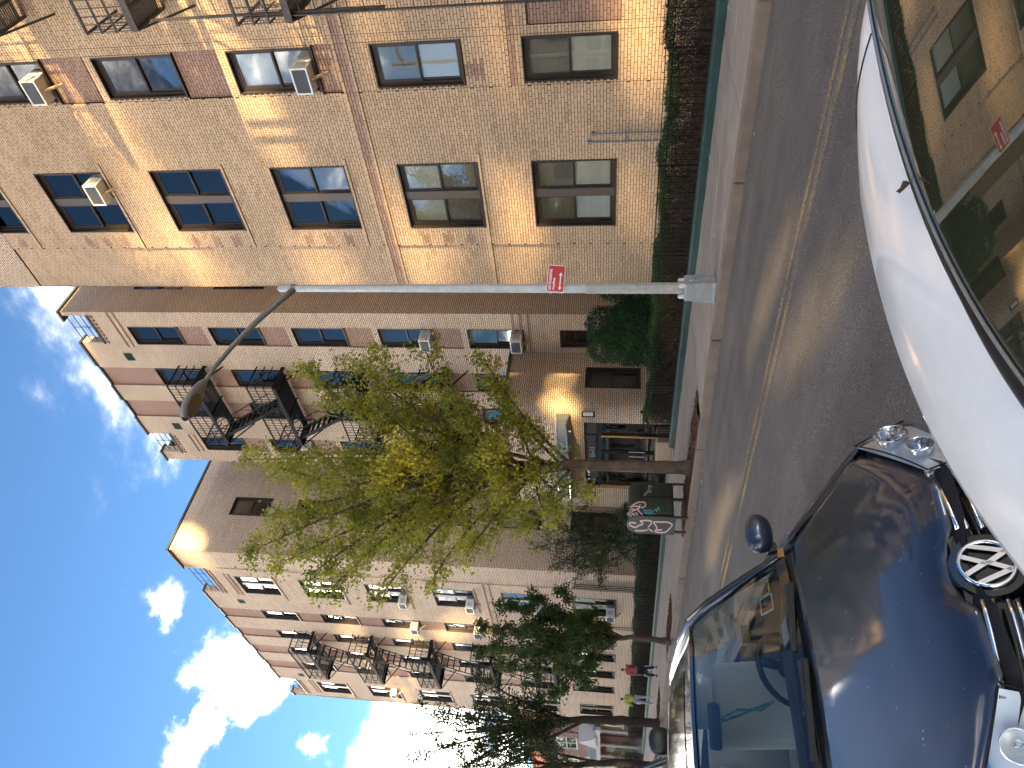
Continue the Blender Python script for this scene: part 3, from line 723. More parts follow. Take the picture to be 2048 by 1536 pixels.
for k in range(6):
    zt = TF+k*FF
    for ci, (a, c) in enumerate(sng):
        s = SHD[(ci*4+k*7) % len(SHD)]
        if k >= 3: s = ['bb','bd','bw'][(ci+k) % 3]
        window(far, (a, YF, zt-1.84), c-a, 1.84, 1, s[0], s[1])
    for ci, (a, c) in enumerate(dbl): window(far, (a, YF, zt-1.84), c-a, 1.84, 2, ['wd','wb','td','dw','ld','td'][(k+ci) % 6], ['dt','wd','dd','td','db','dd'][(k*2+ci) % 6])
    window(far, (FX1, 15.62, zt+.10-1.8), .93, 1.8, 1, 'w' if k in (1,5) else 'd', 'w' if k == 5 else 't', rz=R(90))
vent(-30.75, 19.0, YF, far); vent(-40.0, 19.0, YF, far)
for (x, k, lab) in ((-29.7, 0, 'ground floor wide window, far wing'), (-29.7, 1, 'second floor wide window, far wing'), (-29.7, 2, 'third floor wide window, far wing'), (-29.7, 3, 'fourth floor wide window, far wing'),
                    (-32.4, 2, 'third floor window beside the far fire escape'), (-32.4, 3, 'fourth floor window beside the far fire escape'), (-41.6, 4, 'fifth floor window at the far corner of the far wing')):
    ac((x, YF+.09, TF+k*FF-1.84+.06), 'white air conditioner in the '+lab)
fire_escape('black iron fire escape with straight steep stairs on the far wing', -37.3, -33.72, YF, 1.05, [16.50, 13.45, 10.40, 7.36, 4.32], (-35, YF-.5, 4), stair=(-34.0, .55, -1), m=M_IRON)
b = MB()
for i, x in enumerate((-27.25, -27.1, -26.95)): b.tube([(x, YF-.05, .2), (x, YF-.05, 3.3-.05*i)], .025, 6)
tag(b.build('pipe', M_IRON2), 'three dark pipes standing against the corner of the far wing', 'pipe')
b = MB()
for x in (-30.75, -30.95): b.tube([(x, YF-.05, .2), (x, YF-.05, 2.0)], .022, 6)
tag(b.build('pipe', MATS['grey_conduit']), 'pair of grey conduits on the far wing beside the slim tree', 'pipe')

# ================================================================== ENTRANCE
ent = thing('entrance_pavilion', 'one storey brick entrance with a rounded corner and glass doors', 'entrance', (-19, 15, gz(-19)))
EX0, EX1, EY, EZ = -21.6, -16.47, 14.0, 5.07
def path_pts():
    P = [(EX1, 16.5), (EX1, 15.84), (EX1, 14.98), (EX1, 14.4)]
    for k in range(1, 9): a = k/8*math.pi/2; P.append((EX1-.4+.4*math.cos(a), 14.4-.4*math.sin(a)))
    P += [(-16.98, EY), (-20.45, EY), (EX0, EY), (EX0, 16.5)]; return P
PP = path_pts(); ZS = [-.6, .92, 2.62, 2.70, EZ]; b = MB()
for i in range(len(PP)-1):
    (xa, ya), (xb, yb) = PP[i], PP[i+1]
    for j in range(4):
        if i == 1 and j in (1,): continue
        if xa == -16.98 and j in (0, 1): continue
        b.quad((xa,ya,ZS[j]), (xb,yb,ZS[j]), (xb,yb,ZS[j+1]), (xa,ya,ZS[j+1]))
b.quad((-16.98,EY,-.6),(-16.98,EY+.3,-.6),(-16.98,EY+.3,2.62),(-16.98,EY,2.62)).quad((-20.45,EY,-.6),(-20.45,EY+.3,-.6),(-20.45,EY+.3,2.62),(-20.45,EY,2.62)).quad((-20.45,EY,2.62),(-16.98,EY,2.62),(-16.98,EY+.3,2.62),(-20.45,EY+.3,2.62))
for (ya, yb) in ((14.98, 14.98), (15.84, 15.84)): b.quad((EX1,ya,.92),(EX1-.24,ya,.92),(EX1-.24,ya,2.62),(EX1,ya,2.62))
b.quad((EX1,14.98,2.62),(EX1-.24,14.98,2.62),(EX1-.24,15.84,2.62),(EX1,15.84,2.62)).quad((EX1,14.98,.92),(EX1-.24,14.98,.92),(EX1-.24,15.84,.92),(EX1,15.84,.92))
b.build('wall', M_BRICK, ent)
b = MB(); G = []
for (x, y) in PP: G.append((x, y, EZ))
b.poly([(x, y, EZ-.05) for x, y in PP])
for i in range(len(PP)-1):
    (xa, ya), (xb, yb) = PP[i], PP[i+1]; cx_, cy_ = -19, 16.5
    o = lambda x, y, s: (x+(.06*s if x > -17.5 else 0)-(.06*s if x < -21.5 else 0), y-(.06*s if y < 14.45 else 0))
    A, B = o(xa, ya, 1), o(xb, yb, 1)
    b.quad((*A,EZ-.02),(*B,EZ-.02),(*B,EZ+.07),(*A,EZ+.07)); b.quad((*A,EZ+.07),(*B,EZ+.07),(xb-.0,yb+.2,EZ+.07),(xa-.2,ya+.1,EZ+.07)); b.quad((*A,EZ-.02),(*B,EZ-.02),(xb,yb,EZ-.02),(xa,ya,EZ-.02))
b.build('coping', M_COPING, ent)
window(ent, (EX1, 14.98, .92), .86, 1.70, 1, 't', 'd', rz=R(90))
# glazed door front
M_BRONZE = mat('dark_door_frame', (.022,.024,.024), rough=.35, metal=.5)
M_BRASS = mat('brass_strip', (.55,.33,.12), rough=.35, metal=.7)
M_DGLASS = glass_mat('door_glass', (.30,.32,.31), .10, 1.5)
M_WHITE = mat('white_lettering', (.75,.75,.73), rough=.6)
df = link('door_front', MB().box(-20.45,-20.39,EY+.1,EY+.2,-.2,2.6).box(-17.04,-16.985,EY+.1,EY+.2,-.2,2.6).box(-20.39,-17.04,EY+.1,EY+.2,2.12,2.19).box(-20.39,-17.04,EY+.1,EY+.2,2.55,2.615).mesh('door_front', M_BRONZE), ent)
zb = gz(-19)+.16
for (a, c, nm) in ((-20.39,-19.55,'glass_panel'), (-19.50,-18.62,'door'), (-18.58,-17.75,'door'), (-17.70,-17.04,'glass_panel')):
    f = MB().box(a,a+.05,EY+.11,EY+.17,zb,2.12).box(c-.05,c,EY+.11,EY+.17,zb,2.12).box(a+.05,c-.05,EY+.11,EY+.17,zb,zb+.22).box(a+.05,c-.05,EY+.11,EY+.17,2.06,2.12)
    f.box(a+.05,c-.05,EY+.14,EY+.146,zb+.22,2.06,1).box(a,c,EY+.14,EY+.146,2.19,2.55,1)
    if nm == 'door': f.tube([(c-.1 if a < -19 else a+.1, EY+.06, zb+.75), (c-.1 if a < -19 else a+.1, EY+.06, zb+1.25)], .016, 8, mi=2)
    f.build(nm, [M_BRONZE, M_DGLASS, MATS['galvanised_pole']], ent)
for x in (-20.42, -19.525, -17.725): MB().box(x-.035, x+.035, EY+.06, EY+.098, zb, 2.10).build('brass_strip', M_BRASS, ent)
MB().box(-20.4,-17.0,EY+1.6,EY+1.62,-.2,2.6).box(-20.45,-17,EY+.2,EY+1.6,zb-.02,zb-.01).build('lobby_backing', mat('lobby_wood', (.09,.055,.035), rough=.6, var=.4, vscale=2.5), ent)
def text_mesh(name, s, size, m, depth=.003, align='CENTER', bold=0.0):
    c = bpy.data.curves.new(name, 'FONT'); c.body = s; c.size = size; c.extrude = depth; c.align_x = align; c.align_y = 'CENTER'; c.offset = bold; c.resolution_u = 3
    o = bpy.data.objects.new(name, c); COL.objects.link(o)
    dg = bpy.context.evaluated_depsgraph_get(); me = bpy.data.meshes.new_from_object(o.evaluated_get(dg)); bpy.data.objects.remove(o); bpy.data.curves.remove(c)
    me.name = name; me.materials.clear(); me.materials.append(m); return me
link('house_number', text_mesh('house_number', '11-11', .24, M_WHITE, .004, bold=.006), ent, (-18.62, EY+.128, 2.37), (R(90), 0, 0))
# wall lamps
def sconce(loc, rz, label):
    t = thing('wall_lamp', label, 'wall lamp', loc, 'wall lamps', rz, world=False)
    MB().box(-.06,.06,-.10,-.012,.03,.33).build('lamp_glass', mat('opal_glass', (.72,.70,.66), rough=.3), t)
    MB().box(-.085,.085,-.012,.02,-.01,.37).box(-.075,.075,-.115,-.012,.33,.36).box(-.075,.075,-.115,-.012,0,.03).box(-.078,-.06,-.115,-.10,.03,.33).box(.06,.078,-.115,-.10,.03,.33).build('frame', M_IRON, t)
sconce((-16.66, 14.06, 2.30), R(52), 'white wall lamp in a black frame on the rounded brick corner')
sconce((-20.80, EY-.005, 2.30), 0, 'white wall lamp in a black frame beyond the doors, above the mail box')
# curved metal marquee over the doors
M_STEEL = mat('brushed_marquee', (.20,.20,.20), rough=.45, metal=.4, var=.12, vscale=1.5)
can = thing('marquee', 'curved silver metal marquee over the glass entrance doors', 'canopy', (-19, 13.6, 2.95))
def cy(x): u = (x+18.85)/2.25; return EY-.35-.75*max(0, 1-u*u)
xs = [-21.1+4.5*k/24 for k in range(25)]
b = MB().grid([[(x, cy(x), 3.02+.10*abs((x+18.85)/2.25)**2), (x, cy(x)+.03, 3.38)] for x in xs]); b.grid([[(x, cy(x)+.03, 3.38), (x, EY+.01, 3.44)] for x in xs]).build('fascia', M_STEEL, can)
b = MB().grid([[(x, cy(x)+.01, 3.03+.10*abs((x+18.85)/2.25)**2), (x, EY+.01, 3.03)] for x in xs]); b.build('soffit', mat('marquee_soffit', (.20,.19,.18), rough=.6), can)
for x in (xs[0], xs[-1]): MB().poly([(x, cy(x), 3.13), (x, EY+.01, 3.03), (x, EY+.01, 3.44), (x, cy(x)+.03, 3.38)]).build('end_panel', mat('marquee_end', (.16,.16,.165), rough=.5, metal=.3), can)
MB().tube([(x, cy(x)-.02, 3.03+.10*abs((x+18.85)/2.25)**2) for x in xs], .022, 6).tube([(x, cy(x)+.01, 3.40) for x in xs], .018, 6).build('edge_tube', mat('polished_steel', (.75,.75,.75), rough=.12, metal=1), can)
for k in range(9):
    x = -20.7+k*.47
    MB().lathe([(.0,-.05),(.028,-.04),(.034,-.015),(.02,.0),(.02,.03)], (x, cy(x)+.16, 3.03), n=8).build('bulb', mat('lamp_bulb', (.8,.78,.72), rough=.2), can, True)
# ================================================================== PLANT KIT
def leaf_mat(name, cols, trans=.35, rough=.55):
    m = bpy.data.materials.new(name); m.use_nodes = True; t = m.node_tree; b = t.nodes['Principled BSDF']; o = t.nodes['Material Output']
    g = N(t, 'ShaderNodeNewGeometry'); r = N(t, 'ShaderNodeValToRGB'); e = r.color_ramp.elements
    e[0].position = 0; e[0].color = (*cols[0],1); e[1].position = 1; e[1].color = (*cols[-1],1)
    for k in range(1, len(cols)-1): x = e.new(k/(len(cols)-1)); x.color = (*cols[k],1)
    n = N(t, 'ShaderNodeTexNoise', inp={'Scale': .9, 'Detail': 3.0}); LK(t, g, 'Position', n, 'Vector')
    a = N(t, 'ShaderNodeMapRange', inp={1: .32, 2: .68, 3: 0.0, 4: .62}); LK(t, n, 0, a, 0)
    c = N(t, 'ShaderNodeMath', operation='MULTIPLY_ADD', inp={1: .38}); LK(t, g, 'Random Per Island', c, 0); LK(t, a, 0, c, 2); LK(t, c, 0, r, 0)
    LK(t, r, 0, b, 'Base Color'); b.inputs['Roughness'].default_value = rough; b.inputs['Specular IOR Level'].default_value = .3
    tr = N(t, 'ShaderNodeBsdfTranslucent'); LK(t, r, 0, tr, 0); x = N(t, 'ShaderNodeMixShader', inp={0: trans}); LK(t, b, 0, x, 1); LK(t, tr, 0, x, 2); LK(t, x, 0, o, 0)
    MATS[name] = m; return m
def nrm(a): return a/np.maximum(np.linalg.norm(a, axis=1, keepdims=True), 1e-9)
def leaves(P, lo, hi, asp=.55, up=.5, droop=0.0, rng=RNG):
    """folded four-cornered leaves: base, side, tip, side"""
    n = len(P); L = rng.uniform(lo, hi, (n,1)); t = rng.normal(size=(n,3)); t[:,2] -= droop; t = nrm(t)
    nn = rng.normal(size=(n,3)); nn[:,2] += up*2; nn = nrm(nn-t*np.sum(nn*t, 1, keepdims=True)); s = np.cross(nn, t)
    mid = P+t*L*.5+nn*L*.08
    V = np.stack([P, mid+s*L*asp*.5, P+t*L, mid-s*L*asp*.5], 1).reshape(-1,3); F4 = np.arange(4*n).reshape(-1,4); return V, F4
def sticks(A, B, ra, rb):
    n = len(A); d = nrm(B-A); h = np.where(np.abs(d[:,2:3]) > .9, np.array([[1,0,0]]), np.array([[0,0,1]])); u = nrm(np.cross(d, h)); w = np.cross(d, u); V = []
    ra, rb = np.broadcast_to(np.asarray(ra, float), (n,)), np.broadcast_to(np.asarray(rb, float), (n,))
    for k in range(3):
        a = 2*math.pi*k/3; q = math.cos(a)*u+math.sin(a)*w; V += [A+q*ra[:,None], B+q*rb[:,None]]
    V = np.stack(V, 1).reshape(-1,3); i = np.arange(n)[:,None]*6
    return V, np.concatenate([i+np.array([[0,2,3,1]]), i+np.array([[2,4,5,3]]), i+np.array([[4,0,1,5]])], 0)
M_TWIG = mat('hedge_twig', (.085,.055,.042), rough=.9, var=.3, vscale=10)
M_HEDGE = leaf_mat('hedge_leaf', [(.010,.028,.010),(.020,.055,.014),(.045,.10,.022),(.09,.15,.03)], .25)
M_DEADLF = leaf_mat('hedge_inner_leaf', [(.018,.014,.008),(.035,.026,.012),(.06,.045,.02),(.05,.06,.02)], .15)
M_YEW = leaf_mat('yew_leaf', [(.008,.022,.010),(.016,.042,.016),(.030,.070,.022),(.05,.10,.03)], .15)
def hedge(label, xa, xb, off, wid, top, dens, loc, trim=0.0):
    t = thing('hedge', label, 'hedge', loc); L = abs(xa-xb); rng = RNG
    n = int(L*dens*3.4); x = rng.uniform(xb, xa, n); gyv = np.array([gy(v) for v in x]); gzv = np.array([gz(v) for v in x])
    hump = .045*np.sin(x*2.3)+.03*np.sin(x*5.1+1)+.02*np.sin(x*11)
    y = gyv+off+rng.uniform(0, wid, n); zt = gzv+top+hump
    edge = np.minimum(y-gyv-off, gyv+off+wid-y)/wid*2
    z = zt-.02-(rng.beta(1.1, 3.0, n))*.30-.06*(1-edge)**2
    sp = rng.random(n) < .035; z[sp] += rng.uniform(0, .10, sp.sum())
    V, F4 = leaves(np.stack([x, y, z], 1), .025, .055, .42, .3); stuff(link('foliage', np_mesh('foliage', V, F4, M_HEDGE), t))
    n2 = int(L*dens*3.6); x = rng.uniform(xb, xa, n2); gyv = np.array([gy(v) for v in x]); gzv = np.array([gz(v) for v in x])
    P = np.stack([x, gyv+off+rng.uniform(0, wid, n2), gzv+.2+(top-.4)*rng.random(n2)**.7], 1)
    keep = (np.sin(x*3.1)+np.sin(x*7.7+P[:,2]*9)) > -1.1; V, F4 = leaves(P[keep], .02, .05, .5, .2); stuff(link('inner_leaves', np_mesh('inner_leaves', V, F4, M_DEADLF), t))
    n3 = int(L*210); x = rng.uniform(xb, xa, n3); gyv = np.array([gy(v) for v in x]); gzv = np.array([gz(v) for v in x])
    A = np.stack([x, gyv+off+wid*.15+rng.uniform(0, wid*.7, n3), gzv+.16+rng.random(n3)**2*.4], 1)
    D = rng.normal(size=(n3,3))*np.array([.20,.12,.0]); D[:,2] = rng.uniform(.28, .62, n3); B = A+D; B[:,2] = np.minimum(B[:,2], gzv+top-.04)
    V, F4 = sticks(A, B, rng.uniform(.004,.011,n3), .003); stuff(link('twigs', np_mesh('twigs', V, F4, M_TWIG), t))
    return t
def fence(label, xa, xb, off, h, loc, single=True):
    t = thing('iron_fence', label, 'fence', loc); step = .125; n = int(abs(xa-xb)/step)
    pm = MB().box(-.0035,.0035,-.0035,.0035,0,h).mesh('picket', M_IRON); b = MB()
    for k in range(n+1):
        x = xb+(xa-xb)*k/n; p = (x, gy(x)+off, gz(x)+.17)
        if single: link('picket', pm, t, p)
        else: b.box(x-.0075, x+.0075, p[1]-.0075, p[1]+.0075, p[2], p[2]+h)
    if not single: stuff(b.build('pickets', M_IRON, t))
    m = max(2, int(abs(xa-xb)/2.2)); q = [xa+(xb-xa)*k/m for k in range(m+1)]
    for dz in (.10, h-.13, h-.01):
        b = MB()
        for i in range(m): b.bar((q[i], gy(q[i])+off-.011, gz(q[i])+.17+dz), (q[i+1], gy(q[i+1])+off-.011, gz(q[i+1])+.17+dz), .005, .008)
        b.build('rail', M_IRON, t)
    for x in q:
        MB().box(x-.011, x+.011, gy(x)+off-.011, gy(x)+off+.011, gz(x)+.10, gz(x)+.19+h).build('post', M_IRON, t)
    if single:                                                    # paired scrolls half way along each bay
        b = MB()
        for i in range(m):
            x = (q[i]+q[i+1])/2
            for s in (-1, 1):
                pts = []
                for k in range(13): a = k/12*4.7; r_ = .085*(1-k/16); pts.append((x+s*(.09+r_*math.cos(a)-.03), gy(x)+off-.02, gz(x)+.17+h*.30+r_*math.sin(a)*1.0))
                b.tube(pts, .004, 4)
        stuff(b.build('scrolls', M_IRON, t))
    return t
fence('black iron picket fence with scrolls in front of the near wing hedge', 4, -16.3, .30, .85, (-6, 12.3, .1))
fence('black iron picket fence below the far wing, behind the pedestrians', -21.2, -44.5, .30, .92, (-32, 12.9, -.2), False)
hedge('long trimmed hedge, green on top and bare below, behind the near fence', 4, -16.1, .42, .62, .985, 900, (-6, 12.7, .1))
hedge('dark trimmed hedge behind the fence of the far wing', -21.6, -44, .42, .55, 1.06, 520, (-32, 13.2, -.2))
# return fence beside the entrance path
t = thing('iron_fence', 'short black iron fence turning in beside the entrance path', 'fence', (-16.5, 13.3, 0))
pm = MB().box(-.0075,.0075,-.0075,.0075,0,.85).mesh('picket', M_IRON)
for k in range(8): link('picket', pm, t, (-16.42, 13.18+k*.11, gz(-16.4)+.17))
for dz in (.10, .72, .84): MB().box(-16.43, -16.41, 13.1, 14.02, gz(-16.4)+.17+dz, gz(-16.4)+.19+dz).build('rail', M_IRON, t)
for y in (13.1, 14.0): MB().box(-16.45, -16.39, y-.03, y+.03, gz(-16.4)+.1, gz(-16.4)+1.1).build('post', M_IRON, t)
# low stone planter by the doors
b = MB().box(-17.9, -16.9, 13.25, 13.85, gz(-17)+.16, gz(-17)+.62); tag(bevel(b.build('planter', mat('tan_stone', (.33,.24,.15), rough=.6, var=.15, vscale=4)), .03), 'low tan stone block beside the entrance doors', 'planter')
# rounded evergreen in front of the gap between the wings
def shrub(name, label, cat, lobes, n, lo, hi, m, stem, loc, asp=.35, group=None):
    t = thing(name, label, cat, loc, group); P = []
    tot = sum(l[3]*l[4] for l in lobes)
    for (x, y, z, r_, h) in lobes:
        k = int(n*r_*h/tot); d = nrm(RNG.normal(size=(k,3))); rr = RNG.uniform(.45, 1.0, (k,1))**.35; lump = 1+.10*np.sin(d[:,:1]*7+x*3)*np.cos(d[:,2:]*6)
        P.append(np.array([[x,y,z]])+d*rr*lump*np.array([[r_,r_,h]]))
    V, F4 = leaves(np.concatenate(P), lo, hi, asp, .2); stuff(link('foliage', np_mesh('foliage', V, F4, m), t))
    b = MB()
    for s in stem: b.tube(s[0], s[1], 6)
    b.build('stem', M_TWIG, t); return t
shrub('evergreen_shrub', 'dark rounded evergreen shrub behind the hedge, beside the lamp post', 'shrub',
      [(-13.1,13.85,1.35,.80,.75),(-12.75,13.8,1.95,.50,.52),(-13.45,13.75,1.95,.48,.50),(-13.6,13.9,1.2,.55,.6),(-12.6,13.9,1.2,.55,.65),(-13.1,13.7,.7,.8,.5)], 30000, .05, .10, M_YEW,
      [([(-13.1,13.85,.15),(-13.05,13.85,.9),(-12.8,13.8,1.8)],[.05,.04,.015]),([(-13.1,13.85,.8),(-13.4,13.75,1.8)],[.03,.012])], (-13.1,13.85,.15))
shrub('evergreen_shrub', 'upright dark yew spray against the side wall behind the lamp post', 'shrub',
      [(-12.2,14.6,1.5,.35,.8),(-12.35,14.5,.9,.45,.6)], 3500, .05, .11, M_YEW, [([(-12.25,14.6,.15),(-12.2,14.6,1.9)],[.04,.012])], (-12.25,14.6,.15))

# ================================================================== LAMP POST AND SIGN
LX, LY = -7.90, 9.47; LZ = gz(LX)+.15
lamp = thing('street_lamp', 'tall grey street lamp with a curved arm at the kerb', 'street lamp', (LX, LY, LZ))
def ngon_tube(b, c, prof, n=8, ph=math.pi/8): 
    P = [[(c[0]+r_*math.cos(ph+2*math.pi*k/n), c[1]+r_*math.sin(ph+2*math.pi*k/n), z) for k in range(n+1)] for (r_, z) in prof]; return b.grid(P)
b = MB(); ngon_tube(b, (LX, LY), [(.262, LZ), (.262, LZ+.04), (.25, LZ+.05), (.225, LZ+.47), (.215, LZ+.50), (.10, LZ+.505)], 4, math.pi/4+R(12)); bevel(b.build('base', mat('cast_base', (.33,.33,.32), rough=.65, metal=.25, var=.2, vscale=7), lamp), .012)
for k in range(4):
    a = R(12)+k*math.pi/2; MB().lathe([(0,.60),(.03,.595),(.042,.57),(.042,.50)], (LX+.135*math.cos(a+.8), LY+.135*math.sin(a+.8), LZ), n=8).build('bolt_cap', M_ALU, lamp, True)
M_ALU2 = mat('lower_shaft', (.42,.40,.37), rough=.55, metal=.35, var=.18, vscale=14)
b = MB(); ngon_tube(b, (LX, LY), [(.098, LZ+.50), (.098, 2.18), (.090, 2.19)]); b.build('lower_shaft', M_ALU2, lamp)
b = MB(); ngon_tube(b, (LX, LY), [(.088, 2.17), (.066, 7.60), (.072, 7.605), (.072, 7.70), (.03, 7.76), (.0, 7.77)]); b.build('shaft', M_ALU, lamp)
b = MB(); b.tube([(LX, LY, 7.42), (LX, LY-.35, 7.60), (LX, LY-.9, 7.84), (LX, LY-1.5, 8.04), (LX, LY-2.0, 8.16), (LX, LY-2.35, 8.20)], [.058,.056,.050,.042,.036,.034], 10); b.lathe([(.075,7.40),(.078,7.42),(.078,7.47),(.075,7.49)], (LX, LY, 0), n=12)
b.build('arm', mat('arm_metal', (.23,.22,.205), rough=.55, metal=.4, var=.15, vscale=5), lamp, True)
hd = []
for k, (t_, w, h1, h0) in enumerate(((0,.045,.045,-.045),(.08,.09,.08,-.05),(.22,.135,.10,-.055),(.45,.17,.105,-.06),(.62,.165,.09,-.062),(.74,.12,.06,-.062),(.80,.05,.015,-.062))):
    y = LY-2.30-t_; zc = 8.20+.02*t_; ring = []
    for j in range(16):
        a = 2*math.pi*j/16; zz = (h1 if math.sin(a) > 0 else -h0)*math.sin(a); ring.append((LX+w*math.cos(a), y, zc+zz))
    hd.append(ring+[ring[0]])
MB().grid(hd).build('lamp_head', mat('head_metal', (.30,.29,.27), rough=.5, metal=.4), lamp, True)
MB().poly([(LX+.14*math.cos(a)*(1 if True else 1), LY-2.30-.52+.22*math.sin(a), 8.143) for a in [2*math.pi*k/20 for k in range(20)]]).build('lens', mat('amber_lens', (.20,.14,.075), rough=.25, coat=.5), lamp)
# stickers on the base
st = MB(); an = R(12)
def on_base(s, z, side):     # side faces: 0 towards +x-ish, 1 towards -y-ish
    a = an+(0 if side == 0 else -math.pi/2); n_ = Vector((math.cos(a), math.sin(a), 0)); u = Vector((-math.sin(a), math.cos(a), 0)); r_ = (.2475-.025*(z-LZ)/.42)*math.cos(math.pi/4)*1.0+.006
    return Vector((LX, LY, z))+n_*(r_+.004)+u*s
for (s, z, w, h, mi) in ((.02, LZ+.30, .035, .055, 0), (-.05, LZ+.40, .025, .035, 1)):
    st.poly([on_base(s+w*math.cos(q)*(1+.2*math.sin(3*q)), z+h*math.sin(q), 0) for q in [2*math.pi*k/9 for k in range(9)]], mi)
st.build('sticker', [mat('blue_sticker', (.05,.26,.55), rough=.5), mat('pale_sticker', (.6,.62,.62), rough=.6)], lamp)
# no standing sign
sn = Vector((.68, -.73, 0)).normalized(); su = Vector((-sn.y, sn.x, 0)).normalized()
sgn = thing('parking_sign', 'red no standing sign strapped to the lamp post', 'sign', (LX, LY, 2.6))
sc = Vector((LX, LY, 2.695))+sn*.115+su*.155; tl = R(-4.5)
def sp(a, b_, d=0): return sc+su*(a*math.cos(tl)-b_*math.sin(tl))+Vector((0,0,1))*(a*math.sin(tl)+b_*math.cos(tl))+sn*d
def rrect(w, h, r_, d):
    P = []
    for (cx_, cy_, a0) in ((w-r_,h-r_,0),(-w+r_,h-r_,90),(-w+r_,-h+r_,180),(w-r_,-h+r_,270)):
        for k in range(5): a = R(a0+k*22.5); P.append(sp(cx_+r_*math.cos(a), cy_+r_*math.sin(a), d))
    return P
M_RED = mat('sign_red', (.52,.012,.012), rough=.4, coat=.2); M_SW = mat('sign_white', (.80,.80,.78), rough=.5)
MB().prism(rrect(.225,.148,.02,0), -sn*.003).build('plate', M_SW, sgn)
MB().poly(rrect(.216,.139,.016,.0012)).build('red_field', M_RED, sgn)
def sign_text(s, size, a, b_, nm, wid):
    me = text_mesh(nm, s, size, M_SW, .0004, bold=.0022); w_ = max(v.co.x for v in me.vertices)-min(v.co.x for v in me.vertices)
    for v in me.vertices: v.co.x *= wid/w_
    o = link(nm, me, sgn)
    e = Matrix((su.to_4d(), Vector((0,0,1,0)), sn.to_4d(), (0,0,0,1))).transposed(); e.col[3] = (0,0,0,1)
    p = sp(a, b_, .0022); o.matrix_basis = Matrix.Translation(p) @ e.to_3x3().to_4x4() @ Matrix.Rotation(tl, 4, 'Z'); return o
sign_text('NO STANDING', .062, -.018, .092, 'lettering', .345); sign_text('Anytime', .060, -.088, .032, 'lettering', .205)
b = MB(); b.poly([sp(a, c, .002) for a, c in ((-.19,-.075),(-.14,-.045),(-.14,-.066),(.06,-.066),(.06,-.045),(.11,-.075),(.06,-.105),(.06,-.084),(-.14,-.084),(-.14,-.105))]); b.build('arrow', M_SW, sgn)
b = MB()
for dz in (.10, -.10): b.lathe([(.094,dz-.012),(.096,dz-.012),(.096,dz+.012),(.094,dz+.012)], (LX, LY, 2.695), n=16)
b.build('strap', M_ALU, sgn)

# ================================================================== MAIL BOX
mbx = thing('mail_box', 'dark green mail storage box on legs with pink and blue graffiti', 'mail box', (-14.6, 9.5, gz(-14.6)+.15))
M_MAIL = mat('mailbox_green', (.020,.026,.018), rough=.45, var=.25, vscale=6, coat=.1)
ax0, ax1, by0, by1, bz0, bz1 = -14.97, -14.22, 9.00, 10.02, .25, 1.34
def prof(inset=0, r_=.30):
    a0, a1, zt = ax0+inset, ax1-inset, bz1-inset; P = [(a0, bz0+inset), (a1, bz0+inset)]
    rr = r_-inset
    for k in range(7): a = k/6*math.pi/2; P.append((a1-rr+rr*math.cos(a), zt-rr+rr*math.sin(a)))
    for k in range(7): a = math.pi/2+k/6*math.pi/2; P.append((a0+rr+rr*math.cos(a), zt-rr+rr*math.sin(a)))
    return P
b = MB(); b.prism([(x, by0+.10, z) for x, z in prof(.035)], (0, by1-by0-.12, 0)); bevel(b.build('body', M_MAIL, mbx), .05, 4)
for y in (by0,): bevel(MB().prism([(x, y, z) for x, z in prof(0)], (0, .03, 0)).build('end_panel', M_MAIL, mbx), .006)
MB().prism([(x, by0+.03, z) for x, z in prof(.075)], (0, .07, 0)).build('recess', mat('mailbox_recess', (.008,.009,.008), rough=.8), mbx)  # recess coloured near black, the shade of the gap put into the colour
b = MB(); b.box(ax1-.036, ax1-.026, by0+.56, by0+.57, bz0+.05, bz1-.28).box(ax1-.036, ax1-.022, by0+.12, by1-.05, bz1-.30, bz1-.29); b.build('door_seam', MATS['mailbox_recess'], mbx)
for (x, y) in ((ax1-.06, by0+.05), (ax1-.06, by1-.06), (ax0+.06, by0+.05), (ax0+.06, by1-.06), (ax1-.06, by0+.52)): MB().box(x-.025, x+.025, y-.02, y+.02, gz(-14.6)+.13, bz0+.05).build('leg', M_MAIL, mbx)
MB().box(ax1-.075, ax1-.045, by0+.05, by1-.05, gz(-14.6)+.16, gz(-14.6)+.20).build('base_rail', M_MAIL, mbx)
def spray(name, strokes, face, w, m, parent):
    b = MB()
    for s in strokes:
        pts = []
        for k in range(len(s)-1):                                   # smooth the drawn line a little
            p0, p1, p2, p3 = s[max(k-1,0)], s[k], s[k+1], s[min(k+2,len(s)-1)]
            for q in range(4):
                t_ = q/4; f = lambda i: .5*(2*p1[i]+(-p0[i]+p2[i])*t_+(2*p0[i]-5*p1[i]+4*p2[i]-p3[i])*t_*t_+(-p0[i]+3*p1[i]-3*p2[i]+p3[i])*t_**3)
                pts.append((f(0), f(1)))
        pts.append(s[-1]); V = []
        for k, p in enumerate(pts):
            a, c = pts[max(k-1,0)], pts[min(k+1,len(pts)-1)]; d = Vector((c[0]-a[0], c[1]-a[1])); d = d.normalized() if d.length else Vector((1,0)); n_ = Vector((-d.y, d.x))*w
            V.append([face(p[0]+n_.x, p[1]+n_.y), face(p[0]-n_.x, p[1]-n_.y)])
        b.grid(V)
    return b.build(name, m, parent)
def zface_y(zx, zy): return (ax0+(1300-zy)/275*(ax1-ax0), by0-.003, bz0+(1360-zx)/870*(bz1-bz0))
def zface_x(zx, zy):
    z = bz0+(1370-zx)/880*(bz1-bz0); y = by0+(940-zy)/690*(by1-by0); zr = bz1-.30; x = ax1-.031
    if z > zr: q = min(.985, (z-zr)/.265); x = ax1-.035-.265*(1-math.sqrt(1-q*q))+.004
    return (x, y, z)
